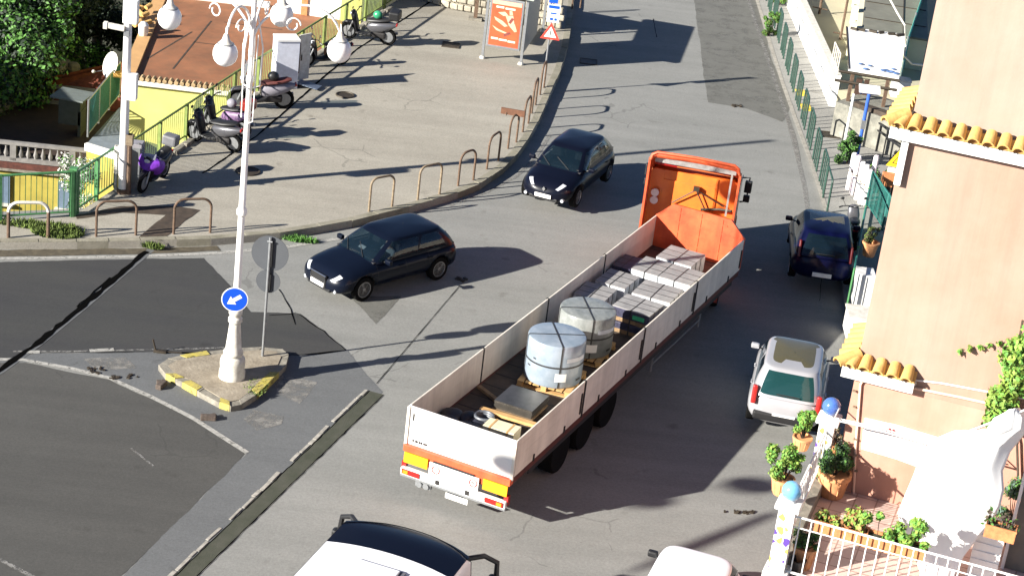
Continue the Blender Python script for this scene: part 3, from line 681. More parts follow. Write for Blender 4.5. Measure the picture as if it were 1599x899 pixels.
t=hoop((1291,332),(1285,309),1.05,'dark green hoop railing touching the parked blue car front',M_dgreen,None,RZ,.032,'hoop_railing',.1)
# green bins/bushes between hoops
plant('hedge_bush','round green shrub between the upper hoops',P(1200,56,RZ),.9,.35,1200,.05,11,[M_leaf1,M_grass],cat='bush')
plant('hedge_bush','small shrub at the top edge by the white wall',P(1216,8,RZ),.9,.35,900,.05,12,[M_leaf1,M_grass],cat='bush')
# ------------------------------------------------------------------ lamp post on the island
isl=[(247,578),(262,568),(300,560),(355,553),(410,550),(440,553),(450,562),(446,578),(425,600),(398,626),(376,640),(360,643),(340,636),(310,620),(280,603),(258,592)]
def ring(pxs,z): return [P(x,y,z) for x,y in pxs]
gi=ring(isl,0); cen=sum(gi,Vector())/len(gi)
isl_o=thing('traffic_island','concrete traffic island with yellow painted kerb under lamp post','traffic island',cen)
def offs(pts,k): return [p+(p*-1).normalized()*k for p in pts]
loc=[p-cen for p in gi]; inn_=[p-p.normalized()*.22 for p in loc]
b=B(); n=len(loc)
for i in range(n):
    j=(i+1)%n; b.prism([(loc[i].x,loc[i].y),(inn_[i].x,inn_[i].y),(inn_[j].x,inn_[j].y),(loc[j].x,loc[j].y)],-.02,.14+(.012 if i%2 else 0))
obj('kerb',b,M_kerb,isl_o)
b=B(); b.prism([(p.x,p.y) for p in inn_],-.02,.155); obj('top',b,mat('island_concrete',(.30,.26,.20),.95,scale=3,col2=(.17,.14,.10),bump=.5,bscale=15),isl_o)
for i,(s,e) in enumerate(((258,1),)): pass
yb=mat('yellow_kerb_paint',(.46,.38,.06),.85,scale=7,col2=(.26,.22,.09)); wear(yb,5,.36,.46)
def kpaint(i0,f0,i1,f1):
    a=loc[i0].lerp(loc[(i0+1)%n],f0); c=loc[i1].lerp(loc[(i1+1)%n],f1); ai=a-a.normalized()*.2; ci=c-c.normalized()*.2; ao=a+a.normalized()*.012; co=c+c.normalized()*.012
    f=B(); f.prism([(ao.x,ao.y),(ai.x,ai.y),(ci.x,ci.y),(co.x,co.y)],0,.165); obj('yellow_band',f,yb,isl_o)
kpaint(14,.3,14,.95) ; kpaint(13,0.1,13,.85); kpaint(7,.55,8,.35); kpaint(8,.35,8,.9); kpaint(11,.1,11,.9); kpaint(1,.5,2,.4)
base=P(362,588,.15)
LP=thing('street_lamp','ornate white street lamp post with hanging globes on the traffic island','street lamp',base)
b=B(); b.lathe([(.30,0),(.30,.16),(.28,.22),(.29,.40),(.27,.50),(.20,.56),(.23,.60),(.23,.66),(.185,.72),(.15,1.1),(.125,1.38),(.16,1.42),(.16,1.50),(.12,1.55),(.155,1.62),(.155,1.72),(.10,1.80)],28); obj('base',b,M_whitedirty,LP)
b=B(); b.lathe([(.085,1.8),(.075,4.0),(.115,4.05),(.115,4.16),(.075,4.22),(.062,7.1),(.085,7.15),(.085,7.25),(.055,7.3),(.05,10.5)],16); obj('shaft',b,M_white,LP)
gz=8.0
gl=[(265,24),(352,80),(440,20),(530,75)]
for k,(gx,gy) in enumerate(gl):
    g=P(gx,gy,base.z+gz)-base; hv=Vector((g.x,g.y,0)); R=hv.length; hd=hv.normalized(); top=gz+.36
    up=Vector((0,0,1))
    pts=[hd*.05+up*7.7]+[hd*(R*(.5-.5*math.cos(s))) + up*(7.95+ .95*math.sin(s*.93)) for s in [math.pi*i/14 for i in range(1,14)]]+[hd*R+up*(top+.16),hd*R+up*top]
    b=B(); b.tube(pts,.028,7); 
    cc=hd*(R*.45)+up*8.45
    b.tube([cc+hd*(.17*math.cos(s)*(1-s/14))+up*(.17*math.sin(s)*(1-s/14)) for s in [i*.45 for i in range(0,16)]],.018,6)
    b.tube([hd*.06+up*7.0,hd*.22+up*7.05,hd*.24+up*7.9,hd*.1+up*8.6],.018,6)
    arm=obj('arm',b,M_white,LP)
    b=B(); b.lathe([(.03,top+.02),(.05,top),(.09,top-.12),(.17,top-.20)],16,Matrix.Translation(hd*R)); cap=obj('lamp_cap',b,M_whitedirty,LP)
    b=B(); b.lathe([(.172,top-.185),(.182,top-.20),(.172,top-.215)],18,Matrix.Translation(hd*R)); obj('collar',b,M_galv,LP)
    b=B(); b.lathe([(.165,top-.20),(.225,top-.26),(.262,top-.36),(.262,top-.46),(.23,top-.56),(.16,top-.64),(.08,top-.68),(.01,top-.69)],22,Matrix.Translation(hd*R)); obj('globe',b,M_globe,LP)
b=B(); b.tube([(.0,-.09,6.2),(.12,-.05,6.25),(.13,-.02,8.2)],.014,6); b.tube([(-.14,0,6.3),(-.16,0,8.4)],.014,6); obj('cable_conduit',b,M_white,LP)
# keep-left sign fixed on lamp shaft, facing the camera
SG=thing('direction_sign','round blue sign with white arrow pointing down left on the lamp post','road sign',base+Vector((-.02,-.14,2.02)),rad(8))
Ms=Euler((rad(90),0,0)).to_matrix().to_4x4()
b=B(); b.lathe([(.30,-.006),(.30,.006)],36,Ms); obj('disc',b,M_white,SG)
b=B(); b.lathe([(.278,.004),(.278,.011)],36,Ms); obj('blue_field',b,M_signblue,SG)
Ma=Ms@Matrix.Translation((0,0,.013))@Matrix.Rotation(rad(-146),4,'Z')
b=B(); b.prism([(-.17,-.045),(.03,-.045),(.03,-.115),(.20,0),(.03,.115),(.03,.045),(-.17,.045)],0,.004,M=Ma); obj('arrow',b,M_white,SG)
# two-disc sign seen from behind
sp=P(410,556,.15)
S2=thing('road_sign_pole','grey sign pole carrying two round signs seen from behind','road sign',sp,rad(-6))
b=B(); b.tube([(0,0,0),(0,0,3.05)],.032,10); obj('pole',b,M_galv,S2)
for zc,r_ in ((2.62,.44),(1.92,.29)):
    b=B(); b.lathe([(r_,-.012),(r_,.0)],36,Matrix.Translation((0,.05,zc))@Ms); dsc=obj('sign_disc',b,M_signback,S2)
    b=B(); b.box((.05,.015,zc),(.035,.05,r_*1.4)); obj('bracket',b,M_blk,dsc)  # black strip beside the pole on each disc back
b=B(); b.tube([(-.06,-.03,2.95),(.06,-.03,2.95)],.02,6); obj('clamp',b,M_galv,S2)
# debris around the island
def debris(px,py,kind,label,rz,z=0):
    t=thing('broken_kerbstone' if kind=='b' else 'fallen_marker',label,'rubble',P(px,py,z),rz); b=B()
    if kind=='b': b.box((0,0,.06),(.34,.14,.12),bev=.02); b.box((.1,.12,.04),(.15,.1,.08),rz=.5,bev=.015); obj('block',b,mat('brick_brown',(.10,.075,.06),.9,var=.3,scale=12),t)
    elif kind=='s': b.tube([(-.1,0,.02),(-.18,.0,.32)],.022,6); b.box((0,0,.03),(.3,.12,.06),bev=.01); b.tube([(.1,0,.03),(.5,.06,.03)],.018,6); obj('marker',b,M_iron,t)
    else:
        r=random.Random(px)
        for k in range(12): b.box((r.gauss(0,.16),r.gauss(0,.07),.018),(r.uniform(.03,.16),r.uniform(.02,.08),r.uniform(.012,.035)),rz=r.uniform(0,3),ry=r.uniform(-.2,.2),bev=.004)
        obj('fragments',b,M_iron,t)
debris(252,604,'b','small red and white kerb marker lying at island west tip',rad(75))
debris(325,655,'b','brown broken block lying on road below the island',rad(10))
debris(250,550,'s','fallen bent marker lying on the thin white line',rad(0))
debris(147,578,'x','dark rubble bits left of the pale road patch',0)
debris(192,590,'x','dark rubble bits lying on the white diagonal line',.4)
debris(718,437,'x','dark clump of dirt beside the hatchback shadow',.2)
debris(1160,800,'x','dark leaf litter on the road near the mosaic column',.2)
debris(1150,166,'x','dark tar lump on the uphill road patch',.2)
# ------------------------------------------------------------------ bus shelter, bus sign
shp=P(753,91,PZ); sh=thing('bus_shelter','grey bus shelter with a red poster panel facing down the plaza','bus shelter',shp)
sa=P(813,101,PZ)-shp; sd=sa.normalized(); sang=math.atan2(sd.y,sd.x); sn=Vector((-sd.y,sd.x,0)); SW=sa.length
for k,(u_,v_) in enumerate(((0,0),(SW,0),(0,4.4),(SW,4.4))):
    c=sd*u_+sn*v_; b=B(); b.box(c+Vector((0,0,1.2)),(.09,.09,2.4),rz=sang); po=obj('post',b,M_galv,sh)
    b=B(); b.lathe([(.11,0),(.09,.07),(.06,.09)],12,Matrix.Translation(c)); obj('foot',b,M_whitedirty,po)
b=B(); b.box(sd*SW/2+sn*2.3+Vector((0,0,2.45)),(SW+.5,5.1,.12),rz=sang,bev=.03); obj('roof',b,mat('shelter_roof',(.42,.46,.40),.5,var=.1),sh)
pc=sd*SW/2+Vector((0,0,1.38)); PM=Matrix.Translation(pc)@Matrix.Rotation(sang,4,'Z')@Ms
b=B(); b.box(pc,(1.22,.16,1.80),rz=sang,bev=.02); pf=obj('poster_frame',b,M_galv,sh)
b=B(); b.box((0,0,.084),(1.06,1.62,.006),M=PM); obj('poster',b,mat('poster_red',(.72,.11,.04),.35,scale=2,col2=(.62,.07,.03)),pf)
b=B(); b.box((.0,.74,.089),(1.04,.14,.004),M=PM); 
for (pp) in ([(-.3,.38),(-.05,.44),(.1,.3),(-.1,.28)],[(.1,.5),(.2,.5),(.24,.36),(.12,.34)],[(-.02,.3),(.25,.34),(.32,.05),(.12,0)],[(-.42,.22),(-.1,.1),(.1,-.06),(-.02,-.1),(-.36,.1)],[(.1,0),(.34,.05),(.44,-.2),(.36,-.24)],[(-.46,-.1),(-.2,-.22),(.1,-.3),(.1,-.36),(-.3,-.26)]):
    b.prism(pp,.087,.091,M=PM)
obj('picture',b,mat('poster_peach',(.80,.42,.28),.4,var=.1),pf)
b=B()
for k,(x0,x1,y_) in enumerate(((-.45,-.2,-.56),(-.17,.12,-.58),(.15,.42,-.60),(-.38,-.1,.58),(-.05,.3,.56))): b.box(((x0+x1)/2,y_,.09),(x1-x0,.07,.004),M=PM)
obj('lettering',b,mat('poster_white',(.85,.62,.5),.4,var=.1),pf)
b=B(); b.box((.1,-.35,.09),(.25,.1,.004),M=PM,rz=.5); b.box((.2,.15,.091),(.1,.22,.004),M=PM,rz=-.5); obj('figure',b,mat('poster_dark',(.20,.06,.05),.4,var=.1),pf)
b=B(); b.box(sd*(SW-.03)+sn*1.6+Vector((0,0,1.25)),(.03,3.0,1.9),rz=sang); obj('side_panel',b,M_galv,sh)
b=B(); b.box(sd*.6+sn*3.0+Vector((0,0,.45)),(.4,2.2,.05),rz=sang); obj('bench',b,M_iron,sh)
bs=thing('bus_stop_sign','bus stop pole with small blue and white sign above a red triangle','road sign',P(848,136,PZ),rad(-4))
b=B(); b.tube([(0,0,0),(0,0,3.4)],.03,8); obj('pole',b,M_galv,bs)
b=B(); b.box((.05,-.04,2.62),(.42,.02,.62)); pn=obj('stop_plate',b,mat('plate_white_blue',(.55,.66,.85),.4,var=.05),bs)
b=B(); b.box((.05,-.053,2.84),(.36,.006,.10)); b.box((.05,-.053,2.62),(.2,.006,.05)); b.box((.0,-.053,2.42),(.1,.006,.08)); b.box((.14,-.053,2.42),(.08,.006,.08)); obj('plate_marks',b,M_signblue,pn)
b=B(); b.box((0,-.02,3.22),(.3,.03,.5)); obj('blue_plate',b,M_signblue,bs)
b=B(); b.prism([(-.33,-.26),(.33,-.26),(0,.32)],0,.02,M=Matrix.Translation((.03,-.05,1.98))@Ms); tr_=obj('triangle',b,mat('sign_red',(.75,.06,.04),.4,var=.05),bs)
b=B(); b.prism([(-.21,-.19),(.21,-.19),(0,.18)],.022,.026,M=Matrix.Translation((.03,-.05,1.98))@Ms); obj('triangle_field',b,M_white,tr_)
b=B(); b.box((0,-.03,.028),(.03,.16,.004),M=Matrix.Translation((.03,-.05,1.98))@Ms); obj('symbol',b,M_blk,tr_)
# ------------------------------------------------------------------ white pole with camera
wp=thing('camera_pole','tall white pole with security camera and boxes at the fence corner','pole',P(191,301,PZ))
b=B(); b.tube([(0,0,0),(0,0,9)],[.125,.095],12); obj('shaft',b,M_white,wp)
b=B(); b.box((.16,-.12,3.15),(.34,.26,.72),bev=.02); obj('control_box',b,M_white,wp)
b=B(); b.box((.10,-.14,5.25),(.38,.3,.62),bev=.02); obj('upper_box',b,M_white,wp)
b=B(); b.box((-.30,-.16,4.78),(.50,.13,.14),bev=.02,rz=.1,ry=.12); b.box((-.56,-.18,4.80),(.10,.17,.17)); c_=obj('security_camera',b,M_whitedirty,wp)
b=B(); b.tube([(-.1,0,4.72),(0,0,4.62)],.03,6); b.box((0,-.1,4.62),(.14,.14,.16)); obj('bracket',b,M_galv,c_)
b=B(); b.lathe([(.16,0),(.16,.12),(.12,.14)],14); obj('foot',b,M_rust,wp)
t=thing('rusty_stub_pole','short rusty brown pipe strapped beside the white pole','pipe',P(200,303,PZ)); b=B(); b.tube([(0,0,0),(0,0,1.75)],.07,8); obj('pipe',b,M_rust,t); b=B(); b.box((0,0,1.6),(.17,.17,.3)); obj('collar',b,M_rustw,t)
t=thing('white_pipe','thin white pipe standing left of the camera pole','pipe',P(180,296,PZ)); b=B(); b.tube([(0,0,0),(0,0,1.3)],.035,8); b.box((.02,0,.9),(.14,.12,.8)); obj('pipe',b,M_whitedirty,t)
t=thing('meter_cabinet','grey metal meter cabinet between camera pole and purple scooter','cabinet',P(209,292,PZ)); b=B(); b.box((0.05,.1,.65),(.3,.4,1.3),bev=.015); obj('body',b,mat('cabinet_grey',(.24,.23,.25),.6),t); b=B(); b.box((.05,-.11,.7),(.22,.02,1.0)); obj('door',b,M_galv,t)
# kiosk
kk=thing('white_cabinet','white metal cabinet with its door standing open by the fence','cabinet',P(443,134,PZ),rad(22))
b=B(); b.box((0,0,.8),(.75,.62,1.6),bev=.01); obj('body',b,mat('cabinet_white',(.62,.64,.72),.5,var=.08),kk)
b=B(); b.prism([(-.38,-.34),(.38,-.34),(.38,.34),(-.38,.34)],1.6,1.66); obj('top',b,M_white,kk)
b=B(); b.box((.40,.02,1.0),(.05,.5,1.0)); obj('opening',b,mat('cabinet_inside',(.09,.05,.04),.8),kk)
b=B(); b.box((.72,.42,.85),(.5,.05,1.55),rz=.5); d_=obj('door',b,M_whitedirty,kk)
b=B(); b.box((.62,.32,.85),(.03,.03,.2)); obj('handle',b,M_iron,d_)
t=thing('metal_plate','loose bluish metal plate lying on the plaza by the open cabinet','plate',P(482,137,PZ),rad(-14)); b=B(); b.box((0,0,.10),(.75,.42,.03),ry=.1); obj('plate',b,mat('plate_blue_grey',(.16,.20,.27),.4,.4),t); b=B(); b.box((-.3,0,.04),(.06,.4,.08)); obj('support',b,M_iron,t)
# ================================================================== CARS
def sgnp(v,p): return math.copysign(abs(v)**p,v)
def interp(tab,x):
    if x<=tab[0][0]: return tab[0][1]
    for (a,va),(c,vc) in zip(tab,tab[1:]):
        if x<=c:
            f=(x-a)/(c-a); f=f*f*(3-2*f) if False else f; return va+(vc-va)*f
    return tab[-1][1]
def car(name,label,loc,heading,spec,cat='car',group=None):
    S=spec; L,W,H=S['L'],S['W'],S['H']; t=thing(name,label,cat,loc,heading,group)
    ztop=S['ztop']; zb=S.get('zb',.22); pw=S.get('pw',5)
    def surf(u,a,off=0):
        def pt(u,a):
            x=u*L/2; au=abs(u); 
            hw=W/2*max(0,1-au**(S['kf'] if u>0 else S['kr']))**(.42)
            zt=interp(ztop,u); zc=(zb+.30+zt)/2 if False else (zb+zt)/2
            hz=(zt-zb)/2*max(0,1-au**22)**.5
            c,s=math.cos(a),math.sin(a)
            y=hw*sgnp(c,2/pw); z=zc+hz*sgnp(s,2/pw)
            # tuck in the sill and shoulder
            f=(z-zb)/(max(.01,zt-zb)); y*=1-.10*max(0,.35-f)/.35-.10*max(0,f-.62)/.38
            z+=.035*(1-(y/(W/2))**2)*max(0,s)   # crown
            return Vector((x,y,z))
        p=pt(u,a)
        if off:
            e=1e-3; du=pt(min(.9995,u+e),a)-pt(u-e,a); da=pt(u,a+e)-pt(u,a-e); n=du.cross(da)
            if n.length>0:
                n.normalize(); 
                if n.dot(p-Vector((p.x*.9,0,zb+.35)))<0: n=-n
                p=p+n*off
        return p
    us=[]; N=56
    for i in range(N+1):
        q=-1+2*i/N; us.append(.9985*math.sin(q*math.pi/2)*.55+.9985*q*.45)
    G=[]
    # even spacing round the section
    dense=[surf(0,k*2*math.pi/720) for k in range(721)]
    ln=[0]; 
    for k in range(720): ln.append(ln[-1]+(dense[k+1]-dense[k]).length)
    angs=[]; j=0; NA=44
    for k in range(NA):
        tg=ln[-1]*k/NA
        while ln[j+1]<tg: j+=1
        angs.append(j*2*math.pi/720)
    for u in us: G.append([surf(u,a) for a in angs])
    b=B(); b.ngrid(G,close_v=True,caps=True); body=obj('body',b,[S['paint'],M_blk],t,smooth=True)
    # wheel arches cut with a boolean
    wb,wr=S['wb'],S.get('wr',.31); xo=S.get('xo',0.0)
    cb=B()
    for sx in (1,-1):
        for sy in (1,-1): cb.cyl((xo+sx*wb/2,sy*(W/2-.26),wr),(xo+sx*wb/2,sy*(W/2+.1),wr),wr+.055,32)
    cut=obj('cutter',cb,[M_blk]); cut.matrix_world=t.matrix_basis
    bpy.context.view_layer.update()
    md=body.modifiers.new('b','BOOLEAN'); md.operation='DIFFERENCE'; md.object=cut; md.solver='EXACT'; md.material_mode='TRANSFER'
    dg=bpy.context.evaluated_depsgraph_get(); me=bpy.data.meshes.new_from_object(body.evaluated_get(dg)); body.modifiers.clear(); body.data=me
    bpy.data.objects.remove(cut)
    # greenhouse
    gh=S['gh']; zb0=gh['z']; b0=(gh['xf'],gh['xr'],W/2-gh.get('ins',.07)); r0=(gh['rf'],gh['rr'],W/2-gh.get('tum',.24)); zr0=H-.05
    def ringp(xf,xr,hw,n,K=96):
        pts=[]; cx,a=(xf+xr)/2,(xf-xr)/2; ds=[]
        for k in range(1441):
            q=k*2*math.pi/1440; ds.append((cx+a*sgnp(math.cos(q),2/n),hw*sgnp(math.sin(q),2/n),sgnp(math.cos(q),2/n),sgnp(math.sin(q),2/n)))
        l=[0]
        for k in range(1440): l.append(l[-1]+math.hypot((ds[k+1][2]-ds[k][2])*1.9,(ds[k+1][3]-ds[k][3])))
        j=0
        for k in range(K):
            tg=l[-1]*k/K
            while l[j+1]<tg: j+=1
            pts.append(ds[j])
        return pts
    R0,R1=ringp(*b0,7),ringp(*r0,6); K=len(R0); NV=10; rows=[]
    for v in range(NV+1):
        f=v/NV; ff=f-.10*math.sin(f*math.pi); row=[]
        for k in range(K):
            z=zb0-.03+(zr0-zb0+.03)*(f if True else ff); bul=.045*math.sin(f*math.pi)
            x=R0[k][0]*(1-f)+R1[k][0]*f+bul*R0[k][2]; y=R0[k][1]*(1-f)+R1[k][1]*f+bul*.6*R0[k][3]
            row.append((Vector((x,y,z)),R0[k][2],R0[k][3],f))
        rows.append(row)
    cx,a_=(r0[0]+r0[1])/2,(r0[0]-r0[1])/2
    for i,s in enumerate((.97,.90,.75,.5,.25,.02)):
        row=[]
        for k in range(K):
            x=cx+(R1[k][0]-cx)*s; y=R1[k][1]*s; z=zr0+.05*(1-s**2.5)+(.012 if s<.95 else .008); row.append((Vector((x,y,z)),R1[k][2]*s,R1[k][3]*s,1.5+i))
        rows.append(row)
    parts={}
    def cls(X,Y,f):
        if f>1.2:
            sr=S.get('roof_panel')
            if sr and sr[0]<X<sr[1] and abs(Y)<.80: return 'roof_panel'
            return 'roof'
        if f<.06 or f>.9: return 'roof'
        if X>.96 and abs(Y)<.93: return 'windscreen'
        if X<-.96 and abs(Y)<.88: return 'rear_window'
        if abs(Y)>.9:
            for k,(lo,hi) in enumerate(S['side']):
                if lo<X<hi: return ('side_window_l' if Y>0 else 'side_window_r')+str(k)
        return 'roof'
    for i in range(len(rows)-1):
        for k in range(K):
            q=[rows[i][k],rows[i][(k+1)%K],rows[i+1][(k+1)%K],rows[i+1][k]]
            X=sum(p[1] for p in q)/4; Y=sum(p[2] for p in q)/4; f=sum(p[3] for p in q)/4
            parts.setdefault(cls(X,Y,f),[]).append([p[0] for p in q])
    for kname,fs in parts.items():
        b=B()
        for f in fs:
            ff=b.face(f); 
            if ff: ff.smooth=True
        bmesh.ops.remove_doubles(b.bm,verts=b.bm.verts[:],dist=.0005)
        nm='side_window' if kname.startswith('side') else kname
        obj(nm,b,S.get('roofmat',S['paint']) if nm=='roof' else (S.get('rearglass',M_glass) if nm=='rear_window' else S.get('reflglass',M_glass) if nm=='roof_panel' else M_glass),t,smooth=True)
    # cabin floor, seats and dashboard seen through the glass
    b=B(); b.box(((b0[0]+b0[1])/2,0,zb0-.0),((b0[0]-b0[1])*.93,W-.32,.03)); obj('parcel_floor',b,M_interior,t)
    for sy in (.37,-.37):
        b=B(); b.box((r0[0]-.32,sy,zb0+.12),(.14,.46,.3),bev=.04,ry=-.15); b.box((r0[0]-.38,sy,zb0+.34),(.10,.24,.16),bev=.03,ry=-.1); obj('seat',b,M_interior,t)
    b=B(); b.box((r0[1]+.5,0,zb0+.1),(.14,W-.5,.24),bev=.04,ry=-.2); obj('rear_seat',b,M_interior,t)
    b=B(); b.box((b0[0]-.35,0,zb0+.03),(.4,W-.45,.08),bev=.03); obj('dashboard',b,M_interior,t)
    def patch(nm,u0,u1,a0,a1,mt,off=.006,nu=6,na=6,mirror=True,parent=None,z=None):
        out=None
        for s in ((1,-1) if mirror else (1,)):
            b=B(); G=[[ (lambda p:Vector((p.x,p.y*s,p.z)))(surf(u0+(u1-u0)*i/nu,rad(a0+(a1-a0)*j/na),off)) for j in range(na+1)] for i in range(nu+1)]
            b.ngrid(G); out=obj(nm,b,mt,parent or t,smooth=True)
        return out
    for uu in S.get('seams',[]): patch('door_seam',uu-.0025,uu+.0025,-50,38,M_blk,.002,1,12)
    if S.get('head'): 
        u0,u1,a0,a1=S['head']; patch('headlight',u0,u1,a0,a1,M_head,.008)
    if S.get('tail'):
        u0,u1,a0,a1=S['tail']; patch('tail_light',u0,u1,a0,a1,M_red,.008)
    nose=L/2; zt=interp(ztop,.97)
    b=B(); b.box((nose-.085,0,.30),(.10,W*.50,.10),bev=.02); obj('grille',b,M_blk,t)
    if S.get('grille'):
        b=B(); b.box((nose-.035,0,S['grille'][2]),(.07,S['grille'][0],S['grille'][1]),bev=.02); g=obj('grille',b,M_blk,t)
        b=B(); zz=S['grille'][2]; hh=S['grille'][1]/2; ww=S['grille'][0]/2; b.tube([(nose+.005,-ww,zz+hh),(nose+.005,ww,zz+hh),(nose+.005,ww*.8,zz-hh),(nose+.005,-ww*.8,zz-hh)],.014,5,close=True); obj('grille_surround',b,M_chrome,g)
    if S.get('emblem'): 
        b=B(); b.prism([(-.05,0),(0,-.07),(.05,0),(0,.07)],0,.02,M=Matrix.Translation((nose-.02,0,S['emblem']))@Euler((rad(90),0,rad(90))).to_matrix().to_4x4()); obj('emblem',b,M_chrome,t)
    b=B(); b.box((nose+.012,0,.40),(.02,.50,.11)); obj('number_plate',b,M_white,t)
    for sy in (1,-1):
        b=B(); b.cyl((nose-.28,sy*W*.33,.33),(nose-.075,sy*W*.33,.33),.05,12); obj('fog_light',b,M_head,t)
        b=B(); b.box((b0[0]-.42,sy*(W/2+.08),zb0+.06),(.12,.20,.13),bev=.04); mi=obj('mirror',b,S.get('mirmat',S['paint']),t)
        b=B(); b.tube([(b0[0]-.42,sy*(W/2-.1),zb0+.0),(b0[0]-.42,sy*(W/2+.03),zb0+.04)],.02,5); obj('mirror_arm',b,M_blk,mi)
        for hx in S.get('handles',[]): b=B(); b.box((hx,sy*(W/2-.005),zb0-.16),(.16,.03,.03),bev=.008); obj('door_handle',b,S['paint'],t)
    # rear end
    rz_=S.get('plate_z',.55); b=B(); b.box((-nose-.006,0,rz_),(.02,.52,.12)); obj('number_plate',b,M_white,t)
    if S.get('rear_bumper'): b=B(); b.box((-nose+.05,0,.45),(.14,W*.80,.20),bev=.05); obj('bumper',b,S['rear_bumper'],t)
    if S.get('tailposts'):
        for sy in (1,-1):
            x_,y_,z0_,z1_,w_,mt_=S['tailposts']; b=B(); b.box((x_,sy*y_,(z0_+z1_)/2),(.14,w_,z1_-z0_),bev=.04,ry=S.get('tp_ry',.25)); obj('tail_light',b,mt_,t)
    b=B(); b.box((b0[1]-.02,0,zb0+.10),(.03,.5,.02),ry=.3); obj('wiper',b,M_blk,t)
    b=B(); b.tube([(b0[0]-.06,.35,zb0+.05),(b0[0]-.38,-.15,zb0+.24)],.01,4); b.tube([(b0[0]-.06,-.25,zb0+.05),(b0[0]-.36,-.62,zb0+.22)],.01,4); obj('wiper',b,M_blk,t)
    for sx in (1,-1):
        for sy in (1,-1):
            c=Vector((xo+sx*wb/2,sy*(W/2-.115),wr)); Mw=Matrix.Translation(c)@Matrix.Rotation(rad(-90*sy),4,'X')
            b=B(); b.lathe([(wr*.62,-.09),(wr*.93,-.10),(wr,-.07),(wr,.07),(wr*.93,.095),(wr*.66,.10),(wr*.64,.04)],28,Mw); wh=obj('wheel',b,M_rubber,t,smooth=True)
            b=B(); b.lathe([(wr*.66,.085),(wr*.62,.085),(wr*.60,.03),(wr*.1,.03)],24,Mw)
            ri=obj('rim',b,mat('rim_dark',(.05,.05,.05),.5),wh)
            b=B()
            for k in range(5 if S.get('spokes',5)==5 else 8):
                a=k*2*math.pi/(5 if S.get('spokes',5)==5 else 8)
                b.prism([(wr*.08,-.03),(wr*.62,-.045),(wr*.62,.045),(wr*.08,.03)],.06,.085,M=Mw@Matrix.Rotation(a,4,'Z'))
            b.lathe([(wr*.16,.05),(wr*.15,.095),(.005,.098)],12,Mw)
            V=[]; b.tube([Mw@Vector((wr*.63*math.cos(q),wr*.63*math.sin(q),.088)) for q in [i*2*math.pi/24 for i in range(24)]],.014,5,close=True)
            obj('spokes',b,S.get('rim',M_alloy),wh)
    return t
def paint(name,col,coat=.15,metal=0,rough=.3): return mat(name,col,rough,metal,var=.04,scale=.8,coat=coat,spec=.15)
hatch_top=[(-1,.86),(-.96,.93),(-.8,.95),(.3,.93),(.42,.93),(.55,.90),(.75,.82),(.88,.74),(.96,.64),(1,.58)]
P_navy=paint('paint_dark_slate_blue',(.003,.005,.012)); P_blk=paint('paint_blue_black',(.003,.004,.010)); P_blue=paint('paint_deep_blue',(.002,.003,.022)); P_silver=paint('paint_silver',(.40,.40,.42),.6,.35,.3); P_whitecar=paint('paint_white',(.74,.75,.78),.6,0,.35)
def centre(a,heading,back,side): 
    d=Vector((math.cos(heading),math.sin(heading),0)); r_=Vector((d.y,-d.x,0)); return a-d*back+r_*side
hd=rad(227.0); fwh,rwh=P(568,463),P(682,430); mid=(fwh+rwh)/2
ac=centre(mid,hd,0,.80)+Vector((-.02,-.28,0))
audi=car('hatchback_car','dark slate blue hatchback driving past the traffic island with its driver visible',ac,hd,dict(L=4.21,W=1.77,H=1.43,wb=2.58,wr=.325,xo=-.02,ztop=hatch_top,kf=13,kr=18,paint=P_navy,gh=dict(z=.92,xf=1.02,xr=-2.0,rf=.22,rr=-1.55,tum=.27),side=[(-.72,-.02),(.05,.90)],head=(.88,.968,40,62),tail=(-.975,-.90,15,60),seams=[.40,-.06,-.44],grille=(.60,.32,.50),handles=[.05,-.95]),group=None)
hc=rad(250); cc_=centre(P(845,325,.15),hc,2.03,0)+Vector((0,0,0))
clio=car('hatchback_car','glossy black hatchback coming down by the plaza kerb above the truck',cc_,hc,dict(L=4.06,W=1.73,H=1.45,wb=2.59,wr=.32,ztop=hatch_top,kf=7,kr=14,paint=P_blk,gh=dict(z=.93,xf=1.12,xr=-1.93,rf=.28,rr=-1.35,tum=.28),side=[(-.66,-.0),(.06,.90)],head=(.85,.955,46,66),tail=(-.975,-.90,15,60),seams=[.38,-.08,-.44],emblem=.60,handles=[.05,-.95]))
hb=rad(86); bc=centre(P(1279,452,.25),hb,-1.93,0)
blue=car('parked_car','dark blue small car parked facing uphill at the right kerb',bc,hb,dict(L=3.84,W=1.76,H=1.52,wb=2.46,wr=.30,ztop=[(-1,.80),(-.97,.90),(-.8,.93),(.4,.93),(.6,.88),(.8,.80),(.95,.68),(1,.6)],kf=7,kr=14,paint=P_blue,gh=dict(z=.92,xf=1.0,xr=-1.88,rf=.25,rr=-1.42,tum=.24),side=[(-.66,-.02),(.05,.88)],seams=[.4,-.06],tailposts=(-1.74,.70,.80,1.28,.07,mat('lamp_dark_red',(.10,.006,.006),.3)),tp_ry=.45,plate_z=.42,handles=[0],roof_panel=(-.1,.80),reflglass=glass('roof_reflection_olive',(.12,.10,.04),.1)))  # yellow-brown roof reflection painted as an olive roof panel
hs=rad(81); scn=centre(P(1217,682,.25),hs,-1.93,0)
